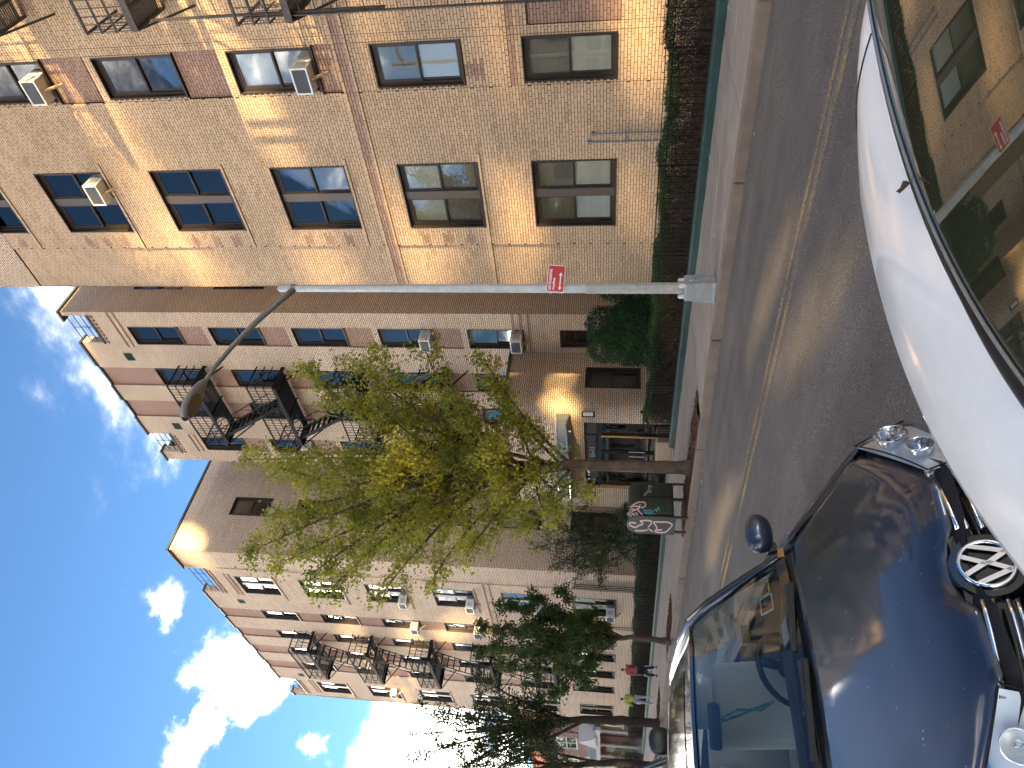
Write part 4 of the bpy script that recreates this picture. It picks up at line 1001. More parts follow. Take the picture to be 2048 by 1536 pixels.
M_SPINK = mat('pink_spray', (.62,.42,.44), rough=.7, var=.2, vscale=20); M_SCYAN = mat('cyan_marker', (.12,.40,.48), rough=.6); M_SPALE = mat('pale_marker', (.45,.44,.36), rough=.7)
spray('graffiti', [[(640,1255),(780,1248),(850,1235),(862,1200),(800,1152),(720,1160),(650,1200),(590,1190),(530,1160),(545,1130),(600,1128),(655,1135)], [(720,1095),(800,1150),(880,1210),(965,1255)], [(720,1095),(850,1083),(930,1100),(900,1160),(850,1212)], [(960,1100),(1120,1098),(1210,1095),(1300,1130),(1260,1200),(1180,1260),(1010,1252),(1035,1190),(962,1110)], [(1010,1225),(1135,1220)]], zface_y, 11, M_SPINK, mbx)
spray('graffiti', [[(540,710),(620,690),(700,668),(800,670),(820,720),(770,765),(715,740),(735,700)], [(540,710),(640,735),(720,760)], [(720,775),(620,800),(510,822),(500,790),(560,762),(610,790),(650,805)], [(660,790),(710,845),(762,900)], [(545,885),(600,855),(620,905),(685,915),(635,850)]], zface_x, 12, M_SPINK, mbx)
spray('graffiti', [[(770,790),(850,845),(800,862),(905,798),(860,885),(940,828),(915,872),(1000,785),(1020,835),(1050,740),(1075,815)], [(860,880),(1000,872)], [(775,850),(850,800),(830,880),(930,800)]], zface_x, 6, M_SCYAN, mbx)
spray('graffiti', [[(780,550),(830,520),(800,500),(870,492),(850,452),(940,472),(880,420),(900,350),(962,382),(892,338),(930,430)]], zface_x, 6, M_SPALE, mbx)
# ================================================================== TREES
M_BARK = mat('bark', (.105,.075,.055), rough=.95, spec=.1, var=.35, vscale=7, bump=1, bscale=16)
M_BARK2 = mat('dark_bark', (.045,.036,.030), rough=.95, spec=.1, var=.35, vscale=7, bump=1, bscale=18)
M_LEAF1 = leaf_mat('street_tree_leaf', [(.14,.17,.028),(.23,.25,.035),(.36,.34,.045),(.54,.47,.06)], .55)
M_LEAF2 = leaf_mat('slim_tree_leaf', [(.026,.050,.016),(.048,.080,.022),(.08,.115,.03),(.13,.16,.04)], .4)
M_LEAF3 = leaf_mat('dark_tree_leaf', [(.014,.026,.011),(.028,.048,.016),(.05,.072,.022),(.085,.10,.03)], .35)
M_LEAF4 = leaf_mat('sunny_tree_leaf', [(.16,.18,.02),(.26,.27,.03),(.40,.36,.04)], .45)
def bez(a, b, c, n): return [a*(1-t)**2+b*2*t*(1-t)+c*t*t for t in [k/n for k in range(n+1)]]
def tree(name, label, base, trunk, rad, tips, lm, bm, leaf=(.05,.08), nleaf=14000, starts=(.45,.75), spread=.24, sub=.8, asp=.62, group=None, cat='tree', arch=.35, droop=.35, seed=1, knots=True, rl=.05, bare=0.0, clump=4):
    rng = np.random.default_rng(seed); t = thing(name, label, cat, base, group)
    T = [Vector(p) for p in trunk]; m = len(T)
    b = MB()
    fine = []; fr_ = []
    for i in range(m-1):
        for q in range(4): k = q/4; fine.append(T[i].lerp(T[i+1], k)+Vector((rng.normal()*.012, rng.normal()*.012, 0))); fr_.append((rad[i]*(1-k)+rad[i+1]*k)*(1+.05*rng.normal()))
    fine.append(T[-1]); fr_.append(rad[-1])
    b.tube(fine, fr_, 12)
    # flare at the foot
    b.lathe([(rad[0]*1.35, -.02), (rad[0]*1.12, .08), (rad[0]*.98, .25)], T[0], n=12)
    b.build('trunk', bm, t, True)
    lb = MB(); A, B, RA, RB, LP = [], [], [], [], []
    for tp in tips:
        tp = Vector(tp); u = rng.uniform(*starts); k = u*(m-1); i = min(int(k), m-2); s = T[i].lerp(T[i+1], k-i)
        if tp.z < s.z+.3: s = T[max(1, m//2)].lerp(T[0], .1) if tp.z > T[0].z+1.5 else s
        d = tp-s; L = d.length; mid = s+d*.45+Vector((rng.normal()*.18, rng.normal()*.18, arch*L*.35)); path = bez(s, mid, tp, 8)
        r0 = min(rl, .014+.0085*L); rr = [r0*(1-q/8)**.8+.006 for q in range(9)]; lb.tube(path, rr, 6)
        ns = max(5, int(L/.20))
        for q in range(ns):
            f = .22+.78*(q+rng.random())/ns; k = f*8; i = min(int(k), 7); p = path[i].lerp(path[i+1], k-i); dl = (path[i+1]-path[i]).normalized()
            sd = Vector(rng.normal(size=3)); sd = (sd-dl*sd.dot(dl)*.6).normalized()*.8+dl*.65+Vector((0,0,.15)); sd.normalize()
            sl_ = sub*rng.uniform(.45, 1.1)*(1.15-.55*f); e = p+sd*sl_+Vector((0,0,-droop*sl_*.25))
            A.append(p); B.append(e); RA.append(.010); RB.append(.003)
            for w in range(3):
                g = rng.uniform(.3, 1.0); p2 = p.lerp(e, g); e2 = p2+Vector(rng.normal(size=3)).normalized()*sl_*.38+Vector((0,0,-.04)); A.append(p2); B.append(e2); RA.append(.004); RB.append(.002)
                if rng.random() > bare: LP.append((p2, e2))
            if rng.random() > bare: LP.append((p.lerp(e, .35), e))
    lb.build('limbs', bm, t, True)
    V, F4 = sticks(np.array(A), np.array(B), np.array(RA), np.array(RB)); stuff(link('twigs', np_mesh('twigs', V, F4, bm), t))
    per = max(1, int(nleaf/len(LP))); P = []
    for (p, e) in LP:
        n_ = rng.poisson(per); f = rng.random((n_,1)); q = np.array(p)*(1-f)+np.array(e)*f; P.append(q+rng.normal(size=(n_,3))*spread*np.array([[.42,.42,.36]]))
    V, F4 = leaves(np.concatenate(P), leaf[0], leaf[1], asp, .35, .25, rng); stuff(link('crown', np_mesh('crown', V, F4, lm), t)); return t
T1 = [[-10.57, 10.36, 7.36], [-11.5, 11.45, 7.35], [-11.1, 10.98, 4.6], [-12.13, 11.22, 4.52], [-11.79, 11.2, 9.11], [-10.34, 10.39, 5.65], [-12.82, 8.99, 9.27], [-13.23, 9.45, 10.6], [-13.68, 7.19, 9.78], [-13.95, 8.27, 9.67], [-14.97, 7.59, 9.73], [-13.5, 6.72, 8.04], [-15.0, 6.99, 8.23], [-14.45, 6.7, 6.77], [-14.71, 8.69, 8.02], [-11.97, 8.1, 8.0], [-12.45, 8.86, 7.57], [-15.21, 7.56, 5.88], [-13.61, 7.45, 4.8], [-15.08, 8.9, 5.87], [-14.32, 8.26, 4.39], [-12.7, 8.64, 3.22], [-13.26, 8.81, 2.34], [-15.05, 8.65, 3.74], [-12.11, 9.22, 2.81], [-12.52, 10.5, 3.83], [-11.03, 9.61, 5.09], [-12.69, 11.01, 6.84], [-11.47, 8.58, 6.25], [-14.22, 10.07, 6.19], [-11.56, 8.73, 4.39], [-12.24, 8.23, 3.99], [-14.8, 9.46, 5.41], [-11.67, 10.11, 7.12], [-13.01, 8.04, 3.03], [-13.47, 7.12, 7.03], [-12.74, 7.24, 6.01], [-11.92, 7.9, 6.4], [-12.19, 10.54, 8.09]]
z1 = gz(-13.3)+.14
tree('street_tree', 'yellow green leafy street tree standing at the kerb by the mail box', (-13.30, 9.74, z1),
     [(-13.30,9.74,z1),(-13.33,9.74,1.0),(-13.28,9.72,1.9),(-13.32,9.70,2.7),(-13.45,9.55,3.8),(-13.3,9.4,5.2),(-13.25,9.1,6.6),(-13.3,8.9,7.8)], [.150,.135,.125,.120,.10,.075,.05,.03],
     T1, M_LEAF1, M_BARK, (.06,.11), 50000, (.40,.80), .26, .70, seed=11, rl=.045, bare=.12)
T2 = [[-20.88, 9.09, 5.64], [-20.61, 8.21, 5.55], [-20.81, 9.74, 5.09], [-19.75, 9.62, 4.06], [-20.35, 10.05, 3.23], [-19.85, 8.57, 4.26], [-22.27, 8.45, 5.09], [-21.24, 7.68, 4.14], [-22.34, 7.7, 3.31], [-22.84, 8.24, 2.44], [-20.29, 8.28, 2.68], [-21.18, 9.78, 2.32], [-22.85, 8.65, 3.25], [-20.4, 8.27, 3.55], [-21.51, 9.82, 3.9], [-22.23, 8.8, 4.33], [-20.04, 8.84, 2.7], [-21.7, 9.48, 1.78]]
z2 = gz(-21.2)+.14
tree('street_tree', 'slim dark green street tree with a low crown before the far wing', (-21.2, 9.12, z2), [(-21.2,9.12,z2),(-21.15,9.12,.5),(-21.05,9.1,1.1),(-21.2,9.05,1.9),(-21.25,9.0,3.0),(-21.3,8.95,4.3)], [.10,.085,.075,.06,.045,.02], T2, M_LEAF2, M_BARK, (.06,.11), 26000, (.35,.75), .20, .55, seed=5, rl=.03, bare=.12)
T3 = [[-27.67, 8.75, 8.97], [-27.26, 7.57, 8.83], [-29.26, 7.23, 9.26], [-27.5, 8.23, 8.06], [-29.69, 7.84, 7.78], [-26.86, 8.29, 6.85], [-27.87, 9.19, 6.55], [-26.83, 8.73, 5.61], [-27.76, 9.38, 4.84], [-29.79, 8.36, 6.28], [-28.91, 6.59, 7.81], [-30.36, 6.66, 7.09], [-30.55, 7.17, 5.82], [-27.69, 7.71, 4.66], [-28.63, 8.93, 3.91], [-30.03, 6.12, 8.5], [-29.33, 9.02, 5.52], [-26.31, 9.54, 6.59], [-29.95, 8.24, 3.93], [-27.05, 9.1, 4.2]]
z3 = gz(-28.4)+.14
tree('street_tree', 'tall dark street tree with bare limbs showing against the cloud', (-28.4, 9.05, z3), [(-28.4,9.05,z3),(-28.4,9.05,1.2),(-28.45,9.0,2.6),(-28.6,8.8,4.2),(-28.8,8.5,5.8),(-29,8.3,7.2)], [.17,.15,.135,.11,.08,.04], T3, M_LEAF3, M_BARK2, (.07,.12), 20000, (.38,.7), .28, .8, seed=9, rl=.07, bare=.22)
tree('street_tree', 'dark street tree with an arching trunk in front of the row house porch', (-33.2, 8.9, gz(-33)+.14), [(-33.2,8.9,gz(-33)+.1),(-33.1,8.9,1.0),(-33.3,8.8,2.2),(-33.6,8.7,3.6),(-33.9,8.5,5.0)], [.15,.13,.12,.09,.05],
     [(-33.2+a, 8.7+c, z) for a, c, z in ((1.5,.3,4.2),(-1.5,.8,4.6),(.8,-1.2,5.5),(-.8,-1,5.8),(2.2,.9,5.2),(-2,.2,3.6),(.4,1.4,6.4),(1.8,-.8,6.6),(-1.4,1.0,6.9),(.6,0,7.4))], M_LEAF3, M_BARK2, (.06,.10), 6500, (.4,.8), .28, .8, seed=21, rl=.06, bare=.2)
# courtyard tree with long drooping leaves beside the entrance
tree('courtyard_tree', 'dark spreading tree with narrow leaves in the courtyard by the far wing', (-22.9, 13.4, gz(-23)+.16), [(-22.9,13.4,gz(-23)+.16),(-22.8,13.4,.9),(-22.9,13.35,1.6),(-23.1,13.3,2.4)], [.06,.05,.04,.025],
     [(-20.9,13.3,2.9),(-21.6,13.1,3.6),(-22.3,13.3,4.1),(-23.3,13.2,4.5),(-24.2,13.0,3.9),(-24.9,13.1,3.0),(-24.6,13.3,2.3),(-23.6,12.9,3.2),(-22.4,12.9,2.9),(-21.3,13.2,2.0),(-22.0,13.0,2.2),(-25.3,13.1,2.2),(-23.0,13.0,3.7),(-21.8,13.5,1.6)], M_LEAF3, M_BARK2, (.10,.17), 5200, (.2,.8), .22, .7, asp=.26, seed=31, rl=.025)
shrub('evergreen_shrub', 'dark shrub below the narrow leaved tree, beside the entrance', 'shrub', [(-22.0,13.5,1.0,.7,.8),(-23.2,13.5,.9,.7,.7),(-21.4,13.7,.8,.5,.6)], 5000, .06, .12, M_YEW, [([(-22,13.5,.0),(-22,13.5,1.2)],[.03,.01])], (-22,13.5,gz(-22)+.15))

# ------------------------------------------------------------------ unseen trees added to block the low sun, crowns cut open for the flecks
PATCHES = [  # chosen light flecks that the added crowns are cut open for
    (1, 14.0, -5.0, 9.85, -0.47, -0.23, -0.11, 0.21), (1, 14.0, -5.25, 11.71, -0.01, -0.28, -0.24, 0.13), (1, 14.0, -6.53, 12.2, -0.02, -0.44, -0.12, 0.06), (1, 14.0, -8.27, 12.83, -0.32, -0.2, -0.13, 0.18),
    (1, 14.0, -10.59, 11.93, -0.32, -0.1, -0.13, 0.2), (1, 14.0, -11.01, 12.75, -0.57, -0.33, -0.14, 0.17), (1, 14.0, -10.31, 13.3, -0.0, -0.28, -0.48, 0.24), (1, 14.0, -10.82, 9.2, -0.0, -0.51, -0.56, 0.17),
    (1, 14.0, -5.21, 6.7, -0.02, -0.4, -0.24, 0.06), (1, 14.0, -10.84, 6.33, 0.64, -0.56, -0.27, -0.21), (1, 14.0, -8.49, 7.02, -0.48, -0.09, -0.07, 0.17), (1, 14.0, -9.05, 3.99, 0.39, -0.39, -0.25, -0.19),
    (1, 14.0, -10.48, 3.92, 0.77, -0.51, -0.17, -0.19), (1, 14.0, -5.5, 1.29, -0.02, -0.31, -0.8, -0.03), (1, 14.0, -9.07, 1.26, -0.01, -0.33, -0.55, -0.02), (1, 14.0, -10.01, 6.74, -0.34, -0.17, -0.15, 0.19),
    (1, 14.0, -5.82, 3.92, -0.39, -0.03, -0.02, 0.2), (1, 14.0, -7.32, 9.09, -0.07, -0.15, -0.29, 0.21), (0, -14.8, 16.84, 11.91, 0.0, -0.42, -0.29, -0.1), (0, -14.8, 17.01, 8.13, 0.0, -0.43, -0.53, -0.11),
    (0, -14.8, 17.26, 5.95, 0.0, -0.29, -0.22, -0.03), (1, 16.5, -15.28, 11.61, -0.29, -0.3, -0.4, 0.3), (1, 16.5, -16.48, 10.82, 0.01, -0.43, -0.49, 0.13), (1, 16.5, -16.42, 7.66, 0.01, -0.45, -0.38, 0.07),
    (1, 16.5, -17.51, 12.78, 0.01, -0.26, -0.69, 0.23), (1, 16.5, -16.11, 2.59, 0.01, -0.48, -0.36, 0.01), (0, -16.47, 14.44, 3.35, 0.01, -0.24, -0.6, -0.04), (1, 13.75, -31.63, 7.93, 0.09, -0.58, -0.67, 0.09),
    (1, 13.75, -32.98, 9.45, 0.08, -0.5, -1.08, 0.18), (1, 13.75, -33.3, 11.38, 0.08, -0.47, -1.23, 0.25), (1, 13.75, -40.73, 13.48, 0.12, -0.55, -1.85, 0.4), (1, 13.75, -33.22, 14.42, 0.05, -0.32, -1.12, 0.3),
    (1, 13.75, -36.94, 14.31, 0.09, -0.46, -1.15, 0.29), (2, 0, -3.98, 5.49, 0.57, -0.96, -0.43, 0.1), (2, 0, -5.12, 5.95, 0.7, -0.91, -0.65, 0.06), (2, 0, -3.98, 4.87, 0.34, -0.42, -0.13, -0.16),
    (2, -0.1, -8.04, 6.84, 0.48, -0.46, -0.66, 0.17), (2, -0.13, -10.37, 6.81, 0.58, -0.45, -1.21, 0.41), (2, -0.15, -12.05, 6.82, 0.64, -0.39, -0.72, 0.05), (2, 0.1, -4.36, 8.64, 0.31, -0.68, -0.33, 0.03),
    (0, -14.8, 17.25, 20.65, 0.0, -1.06, -1.16, -0.68), (0, -26.05, 14.13, 20.13, 0.03, -0.6, -0.52, -0.24), (1, 9.5, -13.83, 6.01, 0.01, -0.21, -0.36, 0.07), (1, 9.5, -11.97, 6.69, 0.01, -0.17, -0.27, 0.06),
    (1, 9.5, -10.35, 4.09, 0.0, -0.18, -0.27, 0.03), (1, 9.5, -15.08, 5.33, 0.01, -0.14, -0.26, 0.04), (1, 9.5, -16.33, 8.68, 0.02, -0.19, -0.34, 0.09), (1, 9.5, -17.65, 11.14, 0.02, -0.21, -0.39, 0.14),
    (1, 9.5, -12.55, 4.06, 0.01, -0.11, -0.18, 0.02), (1, 9.5, -13.38, 8.63, 0.01, -0.13, -0.21, 0.06), (1, 9.5, -15.83, 5.84, 0.01, -0.15, -0.27, 0.04), (1, 9.5, -14.49, 3.41, 0.01, -0.11, -0.2, 0.01),
    (1, 12.6, -9.53, 0.52, -0.0, -0.26, -0.54, -0.04), (1, 12.9, -11.11, 0.57, 0.0, -0.32, -0.46, -0.03),
]

def sunlit(Q, grow=1.30, pad=.22):
    """True where the ray from Q along the sunlight ends in one of the chosen light flecks, where the added crowns get no leaves"""
    D = np.array(SUN_D); hit = np.zeros(len(Q), bool)
    for (axn, val, c0, c1, a0, a1, b0, b1) in PATCHES:
        tt = (val-Q[:,axn])/D[axn]; H_ = Q+tt[:,None]*D; i, j = [k for k in (0,1,2) if k != axn]
        p, q = H_[:,i]-c0, H_[:,j]-c1; la, lb_ = math.hypot(a0,a1), math.hypot(b0,b1); ga, gb = grow+pad/la, grow+pad/lb_
        det = a0*b1-a1*b0; u = (p*b1-q*b0)/det/ga; v = (a0*q-a1*p)/det/gb
        hit |= (u*u+v*v < 1) & (tt > 0)
    return hit
M_BLOCKER = leaf_mat('sun_blocker_leaf', [(.03,.05,.012),(.05,.075,.015),(.08,.10,.02)], 0.0, .7)
rng = np.random.default_rng(3)
for k in range(9):
    cx_ = 11.0+k*5.6; base = (cx_, -4.6+.3*math.sin(k*2.1), zroad(cx_, .3)+.12)
    t = thing('sun_blocker_tree', 'unseen tree added across the street, its crown shaped to block the sun', 'tree', base, 'added sun blocking trees across the street')
    b = MB(); b.tube([base, (cx_+.1, -4.7, 4), (cx_-.1, -5.0, 10), (cx_, -5.0, 18), (cx_, -5, 27)], [.42,.36,.28,.18,.05], 10)
    for q in range(14):
        z = 4+q*1.5; a = q*2.4; b.tube([(cx_, -4.9, z), (cx_+1.3*math.cos(a), -5+1.0*math.sin(a), z+1.2), (cx_+2.5*math.cos(a), -5+1.9*math.sin(a), z+2.0)], [.11,.07,.03], 6)
    b.build('trunk', M_BARK, t, True)
    n_ = 6600; Q = np.stack([cx_+rng.uniform(-3.3, 3.3, n_), rng.uniform(-8.2, -2.3, n_), rng.uniform(1.6, 36, n_)], 1)
    L = rng.uniform(.42, .66, (n_,1)); keep = ~sunlit(Q) & (Q[:,2] < 36-.3*np.abs(Q[:,0]-cx_)) ; Q = Q[keep]; n_ = len(Q); L = L[keep]
    d = rng.normal(size=(n_,3)); d = nrm(d); s = nrm(np.cross(d, rng.normal(size=(n_,3)))); V = np.stack([Q-d*L*.5, Q+s*L*.42, Q+d*L*.5, Q-s*L*.42], 1).reshape(-1,3)
    stuff(link('crown', np_mesh('crown', V, np.arange(4*n_).reshape(-1,4), M_BLOCKER), t))
# ================================================================== PARKED CARS
def paint(name, col, metal=.55, rough=.36):
    m = mat(name, col, rough=rough, metal=metal, coat=1.0); t, b = nodes_of(m)
    g = N(t, 'ShaderNodeTexCoord'); n = N(t, 'ShaderNodeTexNoise', inp={'Scale': 34.0, 'Detail': 2.0, 'Roughness': .5}); LK(t, g, 'Object', n, 'Vector')     # dust specks
    n2 = N(t, 'ShaderNodeTexNoise', inp={'Scale': 2.2, 'Detail': 4.0}); LK(t, g, 'Object', n2, 'Vector')
    r = N(t, 'ShaderNodeMapRange', inp={1: .735, 2: .76, 3: 0.0, 4: .55}); LK(t, n, 0, r, 0)
    r2 = N(t, 'ShaderNodeMapRange', inp={1: .4, 2: .8, 3: 0.0, 4: .05}); LK(t, n2, 0, r2, 0); a = N(t, 'ShaderNodeMath', operation='ADD'); LK(t, r, 0, a, 0); LK(t, r2, 0, a, 1)
    x = N(t, 'ShaderNodeMix', data_type='RGBA'); LK(t, a, 0, x, 'Factor'); x.inputs[6].default_value = (*col,1); x.inputs[7].default_value = (.32,.31,.28,1); LK(t, x, 2, b, 'Base Color')
    return m
M_NAVY = paint('navy_paint', (.018,.029,.055), .5, .45); M_SILV = paint('silver_paint', (.30,.31,.32)); 
M_BLACKP = mat('black_plastic', (.012,.012,.013), rough=.45); M_GBLACK = mat('gloss_black', (.006,.006,.006), rough=.12, coat=.6)
M_CHROME = mat('chrome', (.82,.82,.84), rough=.05, metal=1.0); M_TYRE = mat('tyre', (.018,.018,.018), rough=.9); M_RIM = mat('alloy', (.42,.42,.43), rough=.3, metal=.9)
M_CGLASS = glass_mat('car_glass', (.82,.90,.90), .035, 1.5); M_CDARK = mat('car_interior', (.09,.09,.09), rough=.8); M_SEAT = mat('seat_cloth', (.34,.33,.31), rough=.9, bump=.15, bscale=200); M_DASH = mat('dash_plastic', (.07,.075,.08), rough=.6, bump=.1, bscale=150)
M_LENS = glass_mat('headlamp_lens', (.93,.95,.96), .02, 1.45); M_REFL = mat('headlamp_reflector', (.86,.87,.88), rough=.14, metal=.95); M_HOUS = mat('headlamp_housing', (.74,.76,.77), rough=.34, metal=.15)
M_SEAM = mat('panel_gap', (.004,.004,.005), rough=.9)
def lerp(tab, x):
    for (a, p), (b_, q) in zip(tab, tab[1:]):
        if x <= b_: return p if x <= a else p+(q-p)*(x-a)/(b_-a)
    return tab[-1][1]
def sm(t): t = min(1, max(0, t)); return t*t*(3-2*t)
ZC = [(0,.735),(.05,.755),(.10,.773),(.2,.803),(.35,.838),(.6,.882),(.9,.930),(1.2,.975),(1.5,1.0)]
def ztop(xb, y):
    a = abs(y); v = .36+.26*xb/1.2
    z = lerp(ZC, xb)-.050*(a/.72)**2.3+.013*(1-sm((a-v+.05)/.09))-.013
    if a > .70: z -= .9*(a-.70)**2*3.2
    return z
def hood_front(y): a = abs(y); return .028+(.060*math.sqrt(max(0, 1-(a/.118)**2)) if a < .118 else 0) if a < .30 else (.028+.02*((a-.30)/.06)**2 if a < .36 else .048+(a-.36)/.40*.44-.012*math.sin((a-.36)/.40*math.pi))
def hood_rear(y): return 1.05+.17*(y/.7)**2
def wsh(u, v):      # u -1..1 across, v 0..1 up the screen
    xb = (1.16+.22*u*u)*(1-v)+(1.86+.10*u*u)*v; y = u*(.735*(1-v)+.575*v); z = (.985-.035*u*u)*(1-v)+(1.385-.025*u*u)*v
    k = .035*math.sin(math.pi*v)*(1-.3*u*u); return (-xb+k*.55, y, z+k*.75)
def sedan(t, pm, hs=1.0, L=4.3, full=True):
    Z = lambda p: (p[0], p[1], p[2]*hs)
    G = lambda P: [[Z(q) for q in r_] for r_ in P]
    # hood as its own panel with a gap round it
    P = []
    for i in range(25):
        s = i/24; row = []
        for j in range(33):
            y = -.755+1.51*j/32; xb = hood_front(y)*(1-s)+hood_rear(y)*s; e = 1-sm(s/.10); zz = ztop(xb, y)-.022*e*e; row.append((-xb, y, zz+.004))
        P.append(row)
    solid(MB().grid(G(P)).build('hood', pm, t, True), .012)
    P = [[(-(hood_front(y)-.06+(hood_rear(y)+.08-hood_front(y)+.02)*i/10), y, ztop(max(.02,hood_front(y)-.06+(hood_rear(y)+.08-hood_front(y)+.02)*i/10), y)-.035) for y in [-.80+1.6*j/20 for j in range(21)]] for i in range(11)]
    MB().grid(G(P)).build('engine_bay', M_SEAM, t)
    # fenders and body sides: one loft per side
    ST = [.44,.56,.70,.95,1.25,1.6,2.2,2.9,3.5,3.95,L-.15]
    W_ = [(0,.72),(.44,.815),(.56,.845),(.9,.872),(1.6,.880),(2.9,.880),(3.6,.865),(4.0,.83),(L,.76)]
    def belt(xb): return lerp([(0,.70),(.44,.79),(.66,.835),(1.25,.925),(1.6,.945),(3.2,.985),(L,.965)], xb)
    for s in (-1, 1):
        P = []
        for xb in ST:
            w = lerp(W_, xb); bz_ = belt(xb); top = ztop(xb, .762) if xb < 1.25 else bz_
            inn = .762 if xb > .62 else max(.60, .80-(.66-xb)*.1)
            if xb < .60: top = ztop(xb, .76)-.004; inn = .772
            P.append([(-xb, s*(w-.10), .20), (-xb, s*(w-.02), .30), (-xb, s*w, .48), (-xb, s*(w+.004), .62), (-xb, s*(w-.012), bz_-.13), (-xb, s*(w-.035), bz_-.055), (-xb, s*((w+inn)/2+.015), (top+bz_)/2-.01), (-xb, s*inn, top)])
        o = MB().grid(G(P)).build('body_side', pm, t, True); subsurf(o, 1)
        if full:   # wheels
            for xb in (.82, .82+2.58):
                MB().lathe([(.335*1,-.002),(.345,.006),(.33,.012),(.0,.012)], (-xb, s*.872, .315*hs), 'y', 28).build('wheel_arch', M_SEAM, t)
                w_ = MB().lathe([(.20,.0),(.30,-.01),(.312,.02),(.312,.17),(.30,.20),(.2,.19)], (-xb, s*.865-(.19 if s > 0 else 0), .312*hs), 'y', 28).build('tyre', M_TYRE, t, True)
                MB().lathe([(.0,.03),(.06,.03),(.19,.012),(.205,.0)] if s > 0 else [(.0,-.03),(.06,-.03),(.19,-.012),(.205,0)], (-xb, s*.872, .312*hs), 'y', 20).build('rim', M_RIM, t, True)
    # nose below the hood, tail, sills
    P = []
    for (xb, z, w) in ((.020,.742,.40),(.010,.70,.41),(-.005,.60,.42),(-.010,.585,.815),(-.03,.50,.815),(-.045,.40,.815),(-.03,.28,.80),(.06,.20,.76)):
        P.append([(-(xb+.44*abs(u*w/.815)**2.6), u*w, z) for u in [-1+j/12 for j in range(25)]])
    MB().grid(G(P[3:])).build('bumper', pm, t, True)
    MB().grid(G([[(p[0]-.035, p[1], p[2]) for p in r_] for r_ in P[:3]])).build('grille', M_GBLACK, t, True)
    R_ = [(L-.15,.965,.80),(L-.03,.90,.79),(L,.62,.78),(L-.01,.40,.76),(L-.08,.22,.70)]
    MB().grid(G([[(-(xb-.10*abs(u)**3), u*w, z) for u in [-1+j/8 for j in range(17)]] for xb, z, w in R_])).build('tail', pm, t, True)
    MB().grid(G([[(-xb, u*.78, .972-.03*u*u) for u in [-1+j/8 for j in range(17)]] for xb in (3.62, 3.8, 4.0, L-.15)])).build('boot_lid', pm, t, True)
    MB().box(-L+.1, -.15, -.80, .80, .16*hs, .20*hs).build('floor_pan', M_SEAM, t)
    # screens, roof, pillars
    MB().grid(G([[wsh(-1+j/10, i/10) for j in range(21)] for i in range(11)])).build('windscreen', M_CGLASS, t, True)
    def edge(u0, u1, v0, v1, m, nm, dz=.004):
        P = [[wsh(u0+(u1-u0)*j/20, v0+(v1-v0)*i/3) for j in range(21)] for i in range(4)]; MB().grid(G([[(a, b_, c+dz) for a, b_, c in r_] for r_ in P])).build(nm, m, t, True)
    edge(-1, 1, -.045, .035, M_GBLACK, 'screen_border'); edge(-1, 1, .965, 1.01, M_GBLACK, 'screen_border')
    P = [[(-(hood_rear(u*.74)*(1-k)+(1.165+.22*u*u)*k), u*.74, .955-.035*u*u-.03*math.sin(k*math.pi)+.02*k) for u in [-1+j/10 for j in range(21)]] for k in (0,.25,.5,.75,1)]
    MB().grid(G(P)).build('cowl', M_BLACKP, t, True)
    def roofz(xb, u): return 1.383+.062*math.sin(min(1, (xb-1.86)/1.5)*math.pi*.62)-.045*max(0, xb-2.9)-.028*u*u-.03*max(0, abs(u)-.8)*5*.3
    P = [[(-xb, u*(.60+.02*math.sin((xb-1.86)/1.6*math.pi)), roofz(xb, u)) for u in [-1+j/12 for j in range(25)]] for xb in [1.855+.075*k for k in range(20)]]
    for r_ in P[:1]:
        for j, u in enumerate([-1+j/12 for j in range(25)]): r_[j] = (-(1.855+.10*u*u), r_[j][1]*.965, r_[j][2])
    P = [[(min(q[0], -(1.855+.10*(-1+j/12)**2)), q[1], q[2]) for j, q in enumerate(r_)] for r_ in P]
    solid(MB().grid(G(P)).build('roof', pm, t, True), .02)
    P = [[(-xb, u*.39, roofz(xb, u*.65)+.004) for u in [-1+j/8 for j in range(17)]] for xb in [2.12+.065*k for k in range(11)]]
    MB().grid(G(P)).build('sunroof', M_GBLACK, t, True)
    P = [[(-(3.22+.50*v+(.08-.16*v)*u*u), u*(.585*(1-v)+.66*v), (1.405-.03*u*u)*(1-v)+.975*v+.03*math.sin(v*3.14)) for u in [-1+j/8 for j in range(17)]] for v in [k/6 for k in range(7)]]
    MB().grid(G(P)).build('rear_screen', M_CGLASS, t, True)
    for s in (-1, 1):
        rail = [(1.40,.745,.935),(1.60,.70,1.10),(1.80,.645,1.27),(1.98,.61,1.365),(2.3,.605,1.395),(2.8,.605,1.40),(3.2,.60,1.365),(3.5,.645,1.20),(3.85,.72,.985)]
        MB().tube([Z((-a, s*b_, c)) for a, b_, c in rail], [.035,.032,.03,.03,.028,.028,.032,.04,.05], 8).build('pillar', pm, t, True)
        MB().tube([Z((-a+.035, s*(b_+.006), c+.012)) for a, b_, c in rail[:4]], .012, 6).build('door_seal', M_BLACKP, t, True)
        P = []
        for a, b_, c in [(1.55,.72,1.03)]+rail[2:8]: P.append([(-a, s*(.855), .955+.012*(a-1.5)), (-a, s*(.86*.5+b_*.5+.02), .955*.5+c*.5), (-a, s*(b_+.005), c)])
        MB().grid(G(P)).build('side_window', M_CGLASS, t, True)
        MB().box(-2.58,-2.52,s*.80-.06,s*.80+.06,.5,.98).build('door_post', M_CDARK, t) if full else None
        # door mirror
        c = Vector((-1.51, s*.945, 1.01)); P = []; ms = 1.0 if full else 1.25
